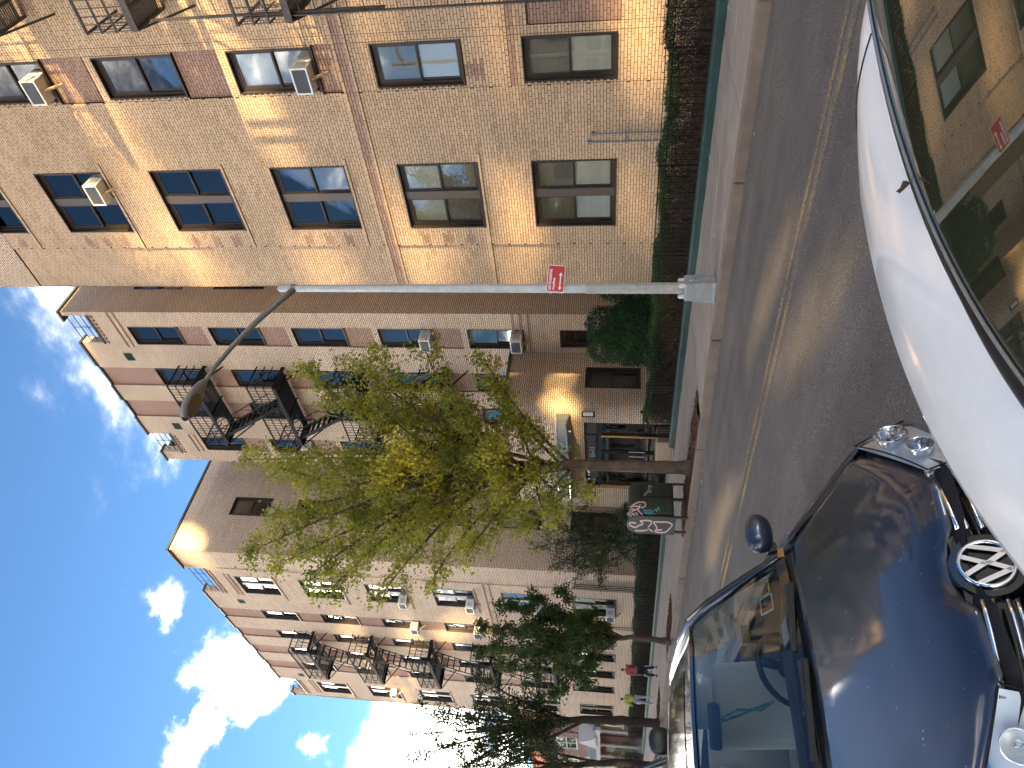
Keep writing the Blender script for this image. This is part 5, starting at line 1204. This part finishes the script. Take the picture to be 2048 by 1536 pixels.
        for i in range(9):
            a = -math.pi/2+math.pi*i/8; row = []
            for j in range(17):
                q = 2*math.pi*j/16; f = math.cos(a)**.6 if math.cos(a) > 0 else 0; row.append(tuple(c+Vector((.055*math.sin(q)*f*(1.25 if math.sin(q) > 0 else .55), .115*ms*math.sin(a), .075*ms*math.cos(q)*f))))
            P.append(row)
        mo = MB().grid(G(P)).build('door_mirror', pm if full else M_BLACKP, t, True)
        MB().bar(Z(c+Vector((-.01,-s*.06,-.05))), Z((-1.52, s*.84, .945)), .022, .03).build('mirror_arm', M_BLACKP, t)
        MB().poly([Z((c.x-.034, c.y+.10*math.cos(a), c.z+.064*math.sin(a))) for a in [2*math.pi*k/16 for k in range(16)]]).build('mirror_glass', M_CHROME, t)
    # cabin
    cab = MB().box(-3.6,-1.15,-.78,.78,.28,.32)
    for s in (-1, 1): cab.box(-3.6,-1.3,s*.80-.03,s*.80+.03,.32,.93)
    cab.box(-3.72,-3.6,-.75,.75,.3,.95); cab.v = [Z(p) for p in cab.v]; cab.build('cabin', M_CDARK, t)
    P = [[Z((-xb, y, z-.05*(y/.72)**2+.02*math.exp(-((y-.37)/.2)**2)*(1 if xb > 1.5 else 0))) for y in [-.74+1.48*j/16 for j in range(17)]] for xb, z in ((1.14,.945),(1.3,.955),(1.5,.955),(1.62,.945),(1.70,.90),(1.72,.80),(1.68,.62))]
    MB().grid(P).build('dashboard', M_DASH, t, True)
    b = MB(); c = Vector((-1.92, .36, .865)); ax_ = Vector((-.88,0,.47)).normalized(); e1 = Vector((0,1,0)); e2 = ax_.cross(e1)
    b.tube([Z(c+.185*(math.cos(2*math.pi*k/28)*e1+math.sin(2*math.pi*k/28)*e2)) for k in range(28)], .016, 8, closed=True)
    for a in (0, math.pi, -math.pi/2): b.bar(Z(c-ax_*.02), Z(c+.18*(math.cos(a)*e1+math.sin(a)*e2)), .022, .012)
    b.lathe([(0,.03),(.05,.025),(.065,0),(.05,-.03)], Z(c-ax_*.02), 'x', 14); b.build('steering_wheel', M_BLACKP, t, True)
    def cushion(c, s, nm, rx=0, m=M_SEAT):
        o = MB().box(-s[0],s[0],-s[1],s[1],-s[2],s[2]).build(nm, m, t); o.location = Z(c); o.rotation_euler = (0, rx, 0)
        bv = o.modifiers.new('B','BEVEL'); bv.width = min(s)*.75; bv.segments = 4; o.data.polygons.foreach_set('use_smooth', [True]*6); return o
    for y in (.37, -.37):
        cushion((-2.18, y, .58), (.26,.25,.09), 'seat_cushion', R(-8)); cushion((-2.52, y, .88), (.075,.25,.31), 'seat_back', R(-20)); cushion((-2.66, y, 1.235), (.05,.13,.09), 'headrest', R(-15))
    cushion((-3.05, 0, .56), (.25,.66,.09), 'rear_seat', R(-8)); cushion((-3.38, 0, .85), (.075,.66,.28), 'rear_seat_back', R(-22))
    o = MB().box(-.02,.02,-.115,.115,-.032,.032).build('rear_view_mirror', M_BLACKP, t); o.location = Z((-1.80, 0, 1.285)); bevel(o, .02, 3)
    for (a, c) in ((( -1.22,.50,.972), (-1.18,-.12,.985)), ((-1.13,.10,.985), (-1.22,-.62,.955))):
        b = MB(); b.bar(Z(a), Z(c), .010, .014); b.bar(Z((a[0]+.02,a[1],a[2]-.012)), Z(Vector(a).lerp(Vector(c), .55)+Vector((.015,0,.018))), .016, .010); b.build('wiper', M_BLACKP, t)
    return t
vw = thing('parked_car', 'navy blue hatchback with chrome grille bars, parked behind the white car', 'car', (-2.113, 1.228, -.161), None, R(-1.02), world=False)
sedan(vw, M_NAVY)
# headlamps of the navy car
def headlamp(s):
    A, B, C_, D = (.030,.365,.742), (.455,.778,.796), (.300,.800,.640), (-.020,.415,.592)
    def q(u, v, off=0):
        p = [(A[i]*(1-u)+B[i]*u)*(1-v)+(D[i]*(1-u)+C_[i]*u)*v for i in range(3)]; k = .075*math.sin(math.pi*min(1,max(0,u)))**.8*math.sin(math.pi*(.08+.84*v)); return (-p[0]+k*.75+off*.6, s*(p[1]+k*.55+off*.6), p[2]+k*.25+off*.2)
    MB().grid([[q(i/12, j/10) for j in range(11)] for i in range(13)]).build('headlamp', M_LENS, vw, True)
    h = vw.children[-1] if False else [o for o in vw.children if o.name.startswith('headlamp')][-1]
    MB().grid([[q(.02+.96*i/12, .02+.96*j/10, -.062*math.sin(math.pi*(.04+.92*i/12))**.5*math.sin(math.pi*(.06+.88*j/10))**.5-.004) for j in range(11)] for i in range(13)]).build('lamp_housing', M_HOUS, h, True)
    for (u, v, r_) in ((.64,.33,.058), (.27,.36,.043), (.22,.82,.026)):
        c = Vector(q(u, v, -.048)); b = MB()
        prof_ = [(r_*1.10,.034),(r_*1.04,.040),(r_,.034),(r_*.93,.012),(r_*.72,-.010),(r_*.4,-.026),(0,-.032)]
        n_ = Vector((.80, s*.40, .34)).normalized(); e1 = n_.orthogonal().normalized(); e2 = n_.cross(e1)
        P = [[tuple(c+n_*h_+rr*(math.cos(2*math.pi*k/20)*e1+math.sin(2*math.pi*k/20)*e2)) for k in range(21)] for rr, h_ in prof_]
        b.grid(P).build('reflector', M_REFL, h, True)
        MB().lathe([(0,.02),(.009,.017),(.011,0),(.006,-.03)], c, 'x', 8).build('bulb', M_LENS, h, True)
    b = MB()
    for k in range(14):      # ribbed indicator glass at the outer end
        v = .45+.5*k/14; b.tube([q(.78, v, -.012), q(.97, v, -.010)], .0045, 5)
    b.build('ribs', M_LENS, h, True)
    MB().tube([q(u/10, -.012, .000) for u in range(11)], .0035, 6).tube([q(1.005, v/10, .0) for v in range(11)], .003, 6).tube([q(-.012, v/10, .000) for v in range(11)], .0035, 6).build('lamp_seal', M_SEAM, h, True)
headlamp(1); headlamp(-1)
# grille bars, badge
def gfront(y, z): return -(lerp([(.52,-.02),(.60,-.005),(.70,.010),(.745,.020)], z)+.44*abs(y/.815)**2.6)
for z in (.628, .652, .694, .718):
    for s in (-1, 1):
        pts = [(gfront(s*yy, z)+.006, s*yy, z) for yy in (.12,.17,.22,.28,.33,.36)]
        MB().tube(pts, .0085, 6).build('grille_bar', M_CHROME, vw, True)
for s in (-1, 1): bevel(MB().bar((gfront(s*.37,.735)+.006, s*.372, .735), (gfront(s*.40,.60)+.004, s*.395, .60), .011, .018).build('grille_end', M_CHROME, vw), .004)
bn = Vector((.90,0,.43)).normalized(); be = Vector((0,1,0)); bu = bn.cross(be).normalized(); bu = bu if bu.z > 0 else -bu
bc_ = Vector((-.014, 0, .668))+bn*.012
def bp(a, c, d=0): return tuple(bc_+be*a+bu*c+bn*d)
b = MB().poly([bp(.103*math.cos(2*math.pi*k/32), .103*math.sin(2*math.pi*k/32), -.010) for k in range(32)]); b.grid([[bp(r_*math.cos(2*math.pi*k/32), r_*math.sin(2*math.pi*k/32), d) for k in range(33)] for r_, d in ((.103,-.010),(.108,-.03),(.108,-.08))]); b.build('badge_backing', M_GBLACK, vw, True)
bd = MB().tube([bp(.074*math.cos(2*math.pi*k/36), .074*math.sin(2*math.pi*k/36), -.002) for k in range(36)], .0075, 8, closed=True).build('badge', M_CHROME, vw, True)
def stroke(b, pts, w=.0075):
    for (p, q_) in zip(pts, pts[1:]):
        P, Q = Vector(bp(*p)), Vector(bp(*q_)); d = (Q-P); n_ = bn.cross(d).normalized(); b.obox((P+Q)/2, d/2+d.normalized()*w*.3, n_*w, bn*.004)
b = MB(); stroke(b, [(.030,.062), (.0,.004), (-.030,.062)]); stroke(b, [(.062,.034), (.030,-.058), (.0,-.006), (-.030,-.058), (-.062,.034)])
b.build('badge_letters', M_CHROME, bd)
# things on and behind the screen of the navy car
def on_ws(u, v, d=.004): p = wsh(u, v); return (p[0]+d*.5, p[1], p[2]+d)
def frame_on(u0, u1, v0, v1, m, nm, w=.012):
    b = MB(); c = [(u0,v0),(u1,v0),(u1,v1),(u0,v1)]
    for k in range(4): b.bar(on_ws(*c[k], -.012), on_ws(*c[(k+1)%4], -.012), .004, .002)
    b.build(nm, m, vw)
frame_on(.60, .74, .14, .24, mat('sticker_white', (.75,.78,.76), rough=.6), 'inspection_sticker'); frame_on(.76, .90, .15, .25, mat('sticker_yellow', (.62,.62,.10), rough=.6), 'registration_sticker')
bevel(MB().box(-1.80,-1.775,-.36,-.19,1.225,1.275).build('toll_tag', mat('tag_white', (.75,.76,.74), rough=.5), vw), .006)
b = MB()
for k in range(2): b.tube([(-1.79,.02+.01*k,1.26), (-1.77,.05+.03*k,1.17), (-1.755,.10-.02*k,1.06), (-1.76,.13,.99)], .006, 5)
b.build('lanyard', mat('green_lanyard', (.05,.30,.24), rough=.7, var=.6, vscale=60), vw)
MB().box(-1.50,-1.38,.30,.42,.958,.962).build('paper', mat('paper_white', (.7,.7,.68), rough=.8), vw)
# third car in the row
suv = thing('parked_car', 'silver car with a black door mirror, parked behind the navy hatchback', 'car', (-7.0, 1.575, -.24), None, R(-.5), world=False)
sedan(suv, M_SILV, 1.33, 4.4, False)
for s in (-1, 1):
    bevel(MB().obox((-.30, s*.66, .80), (.16,s*.10,0), (-.03,.05*s,0), (0,0,.07)).build('headlamp', M_HOUS, suv), .02)

# ------------------------------------------------------------------ white car right in front of the lens, seen from behind
M_WPAINT = mat('white_paint', (.80,.80,.79), rough=.28, coat=1.0, var=.05, vscale=9, vdetail=8); M_TINT = mat('tinted_rear_glass', (.022,.024,.014), rough=.02, ior=1.95, spec=.5)
wc = thing('parked_car', 'white car with a tinted rear window, parked in front of the navy hatchback', 'car', (.9, 1.15, -.17))
WY = 1.15
def Ge(d): return -.925+.15*(d/.75)**2
def Ee(d):
    a = abs(d); return -1.315+.125*((d-.1)/.58)**2+(0 if a < .66 else (.5*((a-.66)/.25)**2.2 if d < 0 else .28*((a-.66)/.34)**2))
def zgl(x, d): return 1.015+.352*(x+.925)-.05*(d/.75)**2+.03*d-.06*max(0,x+.1)**2
DD = [-.74+1.62*j/27 for j in range(28)]
P = [[(Ge(d)+ (1.02)*k/14*(1+0*d), WY+d*(1-.10*k/14), zgl(Ge(d)+1.02*k/14, d)) for d in DD] for k in range(15)]
rg = MB().grid(P).build('rear_window', M_TINT, wc, True)
# boot lid between the screen and the rear edge, running out into the wings
D2 = [-.905+1.915*j/44 for j in range(45)]
P = []
for k in range(9):
    row = []
    for d in D2:
        a = abs(d); lim = .88 if d > 0 else .74; g = Ge(d)-.040 if a < lim else Ge(lim)-.040+(a-lim)*(.55 if d > 0 else 1.9); e = Ee(d); s = k/8; x = g*(1-s)+min(e, g-.012)*s
        z0 = zgl(Ge(min(a,lim)), min(a,lim)*(1 if d > 0 else -1))-.008; row.append((x, WY+d, z0-.012*s-.030*s*s-.035*max(0,a-lim+.02)/.18+.010*math.sin(s*3.1)))
    P.append(row)
boot = MB().grid(P).build('boot_lid', M_WPAINT, wc, True)
last_row = P[-1]
js = min(range(len(D2)), key=lambda j: abs(D2[j]-.79)); MB().tube([(r_[js][0], r_[js][1], r_[js][2]+.0005) for r_ in P], .0028, 6).build('panel_gap', M_SEAM, wc, True)
def drop(r_, prof_): return [[(x-dx*(1 if abs(y-WY) < .8 else .4), WY+(y-WY)*(1+dy), z-dz) for x, y, z in r_] for dx, dy, dz in prof_]
MB().grid(drop(last_row, ((0,0,0),(.018,.002,.008),(.03,.006,.03),(.035,.01,.10),(.06,.012,.25),(.10,.012,.45),(.11,.01,.60),(.05,.0,.85)))).build('tail', M_WPAINT, wc, True)
# black seal and bright strip along the foot of the glass
MB().tube([(Ge(d)-.018, WY+d, zgl(Ge(d), d)-.004) for d in DD], [.005+.013*sm((.2-d)/.6) for d in DD], 8).build('window_seal', M_BLACKP, wc, True)
MB().tube([(Ge(d)-.002, WY+d, zgl(Ge(d), d)+.003) for d in DD], .0045, 6).build('window_trim', mat('dull_trim', (.36,.38,.36), rough=.25, metal=.6), wc, True)
# shoulders beside the glass, sides, roof, rest of the car
for s in (-1, 1):
    P = []
    for k in range(17):
        t_ = k/16; li = .88 if s > 0 else .74; sw = 1.02 if s > 0 else .918; x = Ge(li)-.03+t_*1.06; din = li*(1-.10*t_)+.004; zi = zgl(x+.03, s*din)-.004; P.append([(x, WY+s*din, zi), (x, WY+s*(din+.05), zi-.012), (x+.02, WY+s*(sw-.053-.02*t_), zi-.06-.16*t_), (x+.03, WY+s*(sw-.013), min(.95, zi-.14)), (x+.03, WY+s*sw, .62), (x+.03, WY+s*(sw-.018), .35), (x+.03, WY+s*(sw-.08), .06)])
    MB().grid(P).build('rear_wing', M_WPAINT, wc, True)
    P = [[(x, WY+s*(y+(.10 if s > 0 else 0)), z) for y, z in ((.905,.95),(.918,.62),(.90,.35),(.84,.06))] for x in (.3, 1.2, 2.2, 3.0, 3.25)]
    MB().grid(P).build('body_side', M_WPAINT, wc, True)
    P = [[(x, WY+s*(.895+(.10 if s > 0 else 0)), .955), (x, WY+s*y, z)] for x, y, z in ((.30,.70,1.27),(.7,.66,1.33),(1.3,.65,1.32),(2.0,.76,1.02))]
    MB().grid(P).build('side_window', M_TINT, wc, True)
    for x in (-.55, 2.15):
        MB().lathe([(.2,0),(.30,-.01),(.312,.02),(.312,.17),(.3,.2),(.2,.19)], (x, WY+s*.90-(.19 if s > 0 else 0), .13), 'y', 28).build('tyre', M_TYRE, wc, True)
        MB().lathe([(0,s*.03),(.06,s*.03),(.19,s*.012),(.205,0)], (x, WY+s*.905, .13), 'y', 20).build('rim', M_RIM, wc, True)
P = [[(x, WY+d*.9, zgl(.095, d)+.03*math.sin((x-.095)/1.3*3.14)) for d in DD] for x in [.095+.12*k for k in range(12)]]
MB().grid(P).build('roof', M_WPAINT, wc, True)
MB().grid([[(1.41+.65*v, WY+d*(.9+.15*v), 1.28*(1-v)+.96*v-.03*(d/.7)**2) for d in DD] for v in (0,.25,.5,.75,1)]).build('windscreen', M_TINT, wc, True)
MB().grid([[(2.05+1.2*v, WY+d*1.15, .95-.14*v*v-.05*(d/.7)**2) for d in DD] for v in (0,.3,.6,.85,1)]).build('hood', M_WPAINT, wc, True)
MB().grid([[(3.25+.05*math.sin(v*3), WY+d*1.2, .80-.7*v) for d in DD] for v in (0,.3,.6,1)]).build('nose', M_WPAINT, wc, True)
MB().box(-.9, 3.1, WY-.8, WY+.8, .0, .05).build('floor_pan', M_SEAM, wc)
# fallen leaves lodged on the cars
def fallen(loc, rz, label, col, s=.05):
    b = MB()
    b.poly([(0,-.5*s,0),(.3*s,-.2*s,.08*s),(.42*s,.1*s,.12*s),(.15*s,.35*s,.03*s),(0,.6*s,.10*s),(-.15*s,.35*s,.03*s),(-.42*s,.1*s,.15*s),(-.3*s,-.2*s,.1*s)]); b.tube([(0,-.5*s,0),(.1*s,-.95*s,.15*s)], .0012, 4)
    o = b.build('fallen_leaf', mat('dead_leaf_%d' % int(col[0]*1000), col, rough=.8)); o.location = loc; o.rotation_euler = (.25,.3,rz); solid(o, .001); return tag(o, label, 'leaf')
fallen((-.93, 1.455, zgl(Ge(.3), .3)+.012), 1.1, 'brown dead leaf caught at the foot of the white car rear window', (.10,.045,.02), .040)
fallen((-3.38, 1.96, .80), .6, 'orange dead leaf lying at the corner of the navy car windscreen', (.32,.13,.03), .07)
# ================================================================== ROW HOUSES AND FAR TREES
M_RBRICK = brick_mat('red_brick', (.20,.075,.055), (.16,.055,.045), (.22,.19,.17))
M_TILE = mat('terracotta_tile', (.42,.14,.06), rough=.8, var=.3, vscale=6); M_SLATE = mat('slate_shingle', (.16,.19,.23), rough=.8, var=.3, vscale=5); M_WTRIM = mat('white_trim', (.42,.41,.39), rough=.6)
def row_house(xa, xb, yf, label, wallm, z0=None, group=None):
    z0 = gzz((xa+xb)/2) if z0 is None else z0; t = thing('row_house', label, 'house', ((xa+xb)/2, yf, z0), group); w = xa-xb
    hs_ = [(xb+w*.12, xb+w*.38, z0+4.6, z0+6.2), (xb+w*.55, xb+w*.86, z0+4.6, z0+6.2), (xb+w*.15, xb+w*.35, z0+1.2, z0+2.8)]
    facade('wall', t, fr(yf), [], (xb, xa, z0-.3, z0+7.2), hs_, [], [wallm], .15)
    facade('side_wall', t, sx(xa, 1), [], (yf+.01, yf+10, z0-.3, z0+7.2), [], [], [wallm]); facade('side_wall', t, sx(xb, -1), [], (yf+.01, yf+10, z0-.3, z0+7.2), [], [], [wallm])
    for (a, c, zl, zh) in hs_:
        f = MB().box(a, a+.09, yf+.02, yf+.12, zl, zh).box(c-.09, c, yf+.02, yf+.12, zl, zh).box(a+.09, c-.09, yf+.02, yf+.12, zl, zl+.1).box(a+.09, c-.09, yf+.02, yf+.12, zh-.1, zh).box(a+.09, c-.09, yf+.04, yf+.10, (zl+zh)/2-.03, (zl+zh)/2+.03).box((a+c)/2-.04, (a+c)/2+.04, yf+.03, yf+.11, zl+.1, zh-.1)
        o = f.build('window', M_WTRIM, t); MB().box(a+.05, c-.05, yf+.08, yf+.085, zl, zh).build('pane', M_GLASS, o); MB().box(a, c, yf+.16, yf+.17, zl, zh).build('curtain', M_TAUPE, o)
    b = MB(); n = 9                                             # tiled mansard in courses
    for k in range(n):
        s = k/n; b.box(xb-.15, xa+.15, yf-.45+s*1.3, yf-.45+s*1.3+.35, z0+7.1+s*1.5, z0+7.1+s*1.5+.20)
    b.box(xb, xa, yf+.6, yf+10, z0+8.3, z0+8.5); b.build('roof', M_TILE, t)
    MB().lathe([(.1,-.0),(.1,1)], (0,0,0)).v
    b = MB().tube([(xb-.15, yf+.8, z0+8.65), (xa+.15, yf+.8, z0+8.65)], .14, 8); b.build('ridge', M_TILE, t)
    b = MB()
    for k in range(7): s = k/7; b.box(xb+.2, xa-.2, yf-2.3+s*2.2, yf-2.3+s*2.2+.42, z0+3.0+s*.9, z0+3.0+s*.9+.10)
    b.build('porch_roof', M_SLATE, t)
    gx = xb+w*.72; MB().prism([(gx-1.0, yf-2.45, z0+3.0), (gx+1.0, yf-2.45, z0+3.0), (gx, yf-2.45, z0+4.1)], (0, 1.6, 0)).build('porch_gable', M_WTRIM, t)
    MB().box(xb+.2, xa-.2, yf-2.3, yf-2.1, z0+2.75, z0+3.0).build('porch_beam', M_WTRIM, t)
    for q in (.05, .35, .62, .94): MB().lathe([(.13,0),(.13,.1),(.09,.15),(.08,2.2),(.13,2.28),(.13,2.38)], (xb+w*q, yf-2.2, z0+.40), n=10).build('porch_column', M_WTRIM, t, True)
    MB().box(xb+.1, xa-.1, yf-2.4, yf, z0-.3, z0+.40).build('porch_floor', M_CONC, t)
    d = MB().box(xb+w*.6, xb+w*.78, yf-.02, yf+.03, z0+.4, z0+2.5).build('door', mat('dark_door', (.035,.02,.015), rough=.5), t); MB().lathe([(0,-.05),(.03,-.04),(.03,0)], (xb+w*.63, yf-.02, z0+1.4), 'y', 8).build('handle', M_BRASS, d)
    return t
M_CREAM = brick_mat('cream_brick', (.62,.55,.44), (.56,.49,.39), (.30,.26,.22))
for k in range(8):       # houses across the street, mirrored in the windows
    h_ = row_house(4.2, -4.2, 0, 'cream brick row house across the street, behind the parked cars', M_CREAM, 0.0, 'row houses across the street')
    h_.location = (-9-8.5*k, -12.5, gzz(-9-8.5*k)); h_.rotation_euler = (0, 0, math.pi)
row_house(-45.5, -54.0, 16.2, 'red brick row house with a terracotta roof next to the far wing', M_RBRICK)
row_house(-54.3, -63, 16.2, 'second red brick row house further down past the first porch', M_RBRICK)
row_house(-63.3, -72, 16.2, 'last red brick row house at the end of the row', M_RBRICK)
t = thing('iron_fence', 'black iron fence in front of the row house porches', 'fence', (-55, 12.6, gzz(-55)))
b = MB(); x = -45.2
while x > -72: b.box(x-.012, x+.012, 12.7, 12.724, gzz(x)+.1, gzz(x)+1.25); x -= .16
stuff(b.build('pickets', M_IRON, t))
for dz in (.25, 1.1): MB().bar((-45.2, 12.7, gzz(-45.2)+dz), (-72, 12.7, gzz(-72)+dz), .018).build('rail', M_IRON, t)
def round_tree(label, x, y, r_, h, m, n, seed, group=None):
    rng = np.random.default_rng(seed); z = gzz(x); tps = []
    for k in range(16):
        d = rng.normal(size=3); d /= np.linalg.norm(d); tps.append((x+d[0]*r_*.75, y+d[1]*r_*.75, z+h*.62+d[2]*h*.30))
    tree('garden_tree', label, (x, y, z), [(x, y, z-.2), (x+.1, y, z+h*.25), (x, y+.1, z+h*.5), (x, y, z+h*.75)], [.22,.18,.12,.05], tps, m, M_BARK2, (.14,.26), n, (.4,.85), .55, 1.3, seed=seed, rl=.08, group=group)
round_tree('sunny yellow tree rising behind the row house roof', -66, 26, 4.2, 14, M_LEAF4, 7000, 41)
round_tree('dark green tree standing in front of the last row house', -58, 10.3, 2.6, 7.5, M_LEAF3, 6000, 42)
round_tree('broad green tree closing the far end of the street', -96, 5, 6, 13, M_LEAF2, 7000, 43)
round_tree('olive green tree at the far end of the street beyond the row houses', -88, 12.5, 5, 11, M_LEAF1, 6000, 44)
shrub('garden_shrub', 'pale leafed shrub beside the porch of the first row house', 'shrub', [(-49.5,13.6,.6,.9,.8),(-51,13.4,.4,.8,.7)], 2500, .08, .15, M_LEAF2, [([(-50,13.5,-.5),(-50,13.5,.6)],[.03,.01])], (-50,13.5,gzz(-50)))

# ================================================================== PEOPLE
def skin(name, verts, edges, mt, parent, root=0, sub=1):
    me = bpy.data.meshes.new(name); me.from_pydata([v[:3] for v in verts], edges, []); o = bpy.data.objects.new(name, me); COL.objects.link(o); me.materials.append(mt)
    if parent is not None: o.parent = parent
    m = o.modifiers.new('Skin', 'SKIN'); m.use_smooth_shade = True
    sv = me.skin_vertices[0].data
    for i, v in enumerate(verts): sv[i].radius = (v[3], v[4] if len(v) > 4 else v[3]); sv[i].use_root = (i == root)
    subsurf(o, sub); return o
M_SKIN = mat('skin', (.36,.22,.16), rough=.6); M_HAIR = mat('black_hair', (.012,.010,.009), rough=.6)
def person(label, loc, rz, sc, jm, tm, sm_, lean, step, armL, armR, bag=None):
    p = thing('person', label, 'person', loc, None, rz, world=False); p.scale = (sc, sc, sc)
    tx = math.sin(lean); H_ = lambda z, f=1.0: tx*(z-.92)*f
    hx = H_(1.6)+.05
    V = [(0,0,.93,.12,.15),(H_(1.12),0,1.12,.105,.14),(H_(1.32),0,1.32,.11,.155),(H_(1.45),0,1.455,.055),(hx-.01,0,1.53,.062),(hx+.015,0,1.60,.082,.076),(hx,0,1.68,.062)]
    E_ = [(0,1),(1,2),(2,3),(3,4),(4,5),(5,6)]
    def chain(a, pts):
        for q in pts: V.append(q); E_.append((a, len(V)-1)); a = len(V)-1
        return a
    legs = {}
    for s, st_ in ((1, step), (-1, -step)):
        hip = (0, s*.09, .86, .088); knee = (math.sin(st_)*.42+.04, s*.095, .86-.40*math.cos(st_), .058); b_ = st_-.45*max(0, -st_)-.15
        ank = (knee[0]+math.sin(b_)*.40, s*.095, max(.09, knee[2]-.40*math.cos(b_)), .040); toe = (ank[0]+.15, s*.105, max(.035, ank[2]-.05), .034)
        legs[s] = (hip, knee, ank, toe); chain(0, legs[s])
    hands = {}
    for s, (a1, a2) in ((1, armL), (-1, armR)):
        sh_ = (H_(1.40), s*.175, 1.40, .060); el = (sh_[0]+math.sin(a1)*.29, s*.215, 1.40-.29*math.cos(a1), .044); wr = (el[0]+math.sin(a2)*.25, s*.205, el[2]-.25*math.cos(a2), .030); pa = (wr[0]+math.sin(a2)*.07, s*.205, wr[2]-.07*math.cos(a2), .032, .016)
        hands[s] = (sh_, el, wr, pa); k = chain(2, hands[s])
        for fi in range(4): chain(k, [(pa[0]+math.sin(a2)*.035+(fi-1.5)*.018, s*.205, pa[2]-.035-.004*fi, .008), (pa[0]+math.sin(a2)*.05+(fi-1.5)*.017, s*.198, pa[2]-.072+.006*abs(fi-1), .007)])
        chain(k-1 if False else k, [(pa[0]+.035, s*.19, pa[2]-.01, .009), (pa[0]+.045, s*.185, pa[2]-.04, .008)])
    V.append((hx+.098,0,1.595,.012)); E_.append((5, len(V)-1))
    skin('body', V, E_, M_SKIN, p)
    J = [(0,0,.90,.135,.165),(H_(1.12),0,1.12,.125,.165),(H_(1.33),0,1.33,.13,.175),(H_(1.45),0,1.45,.075)]; F_ = [(0,1),(1,2),(2,3)]
    for s in (1, -1):
        a = 2
        for q, r_ in zip(hands[s][:3], (.078,.062,.046)): J.append((q[0], q[1], q[2], r_)); F_.append((a, len(J)-1)); a = len(J)-1
    skin('jacket', J, F_, jm, p)
    T_ = [(0,0,.95,.125,.155)]; F_ = []
    for s in (1, -1):
        a = 0
        for q, r_ in zip(legs[s][:3], (.102,.075,.056)): T_.append((q[0], q[1], q[2]+(.03 if r_ < .06 else 0), r_)); F_.append((a, len(T_)-1)); a = len(T_)-1
    skin('trousers', T_, F_, tm, p)
    for s in (1, -1):
        q, e = legs[s][2], legs[s][3]; skin('shoe', [(q[0]-.05,q[1],e[2]+.008,.036),(q[0]+.02,q[1],e[2]+.02,.045),(e[0],e[1],e[2],.036)], [(0,1),(1,2)], sm_, p)
    b = MB()
    for i in range(8):
        pass
    hv = [(hx-.015,0,1.645,.090,.086),(hx-.045,0,1.59,.070,.078),(hx-.05,0,1.53,.045,.055)]; skin('hair', hv, [(0,1),(1,2)], M_HAIR, p)
    b = MB()
    for s in (1, -1): b.lathe([(0,.008),(.010,.004),(.010,-.004)], (hx+.088, s*.032, 1.625), 'x', 8)
    b.build('eyes', M_HAIR, p)
    return p, hands
M_PUFF = mat('red_quilted', (.36,.060,.070), rough=.6, bump=.5, bscale=8); M_NAVYT = mat('navy_trousers', (.010,.012,.035), rough=.9); M_HIVIS = mat('hi_vis', (.42,.50,.03), rough=.6, var=.15, vscale=8); M_GREYT = mat('grey_trousers', (.33,.33,.40), rough=.9); M_SHOE = mat('pale_shoe', (.55,.55,.54), rough=.7); M_SHOE2 = mat('dark_shoe', (.05,.05,.05), rough=.7)
def bag(loc, s, m, label, parent=None):
    t = thing('carrier_bag', label, 'bag', loc)
    P = []
    for k, (w, d, z) in enumerate(((.10,.05,0),(.14,.07,.05),(.15,.08,.16),(.13,.06,.27),(.08,.03,.33))): P.append([(loc[0]+s*w*math.cos(a)*(1+.08*math.sin(3*a+k)), loc[1]+s*d*math.sin(a), loc[2]+s*z) for a in [2*math.pi*j/12 for j in range(13)]])
    b = MB().grid(P); b.poly([q for q in P[0][:-1]]); b.build('sack', m, t, True)
    for dx in (-.04, .04): MB().tube([(loc[0]+s*dx, loc[1], loc[2]+s*.32), (loc[0], loc[1], loc[2]+s*.43)], .006, 5).build('handle', m, t)
px_ = (-28.2, 10.9, gz(-28.2)+.152); sc_ = .845
person('pedestrian in a red quilted jacket and navy trousers carrying bags', px_, R(184), sc_, M_PUFF, M_NAVYT, M_SHOE2, R(4), R(14), (R(-12), R(6)), (R(14), R(30)))
vx_ = (-31.9, 11.1, gz(-31.9)+.152)
person('pedestrian in a yellow hi vis jacket and pale trousers, head bowed', vx_, R(178), sc_, M_HIVIS, M_GREYT, M_SHOE, R(16), R(17), (R(22), R(75)), (R(20), R(70)))
bag((-28.32, 10.9+.17, px_[2]+.22), .95, mat('white_bag', (.62,.62,.58), rough=.5), 'white carrier bag held by the pedestrian in red')
bag((-28.14, 10.9-.17, px_[2]+.26), .85, mat('black_bag', (.02,.02,.02), rough=.5), 'black carrier bag held by the pedestrian in red')
bag((-32.28, 11.1+.0, vx_[2]+.50), .8, mat('pale_bag', (.60,.52,.50), rough=.5), 'small pale bag held by the pedestrian in yellow')
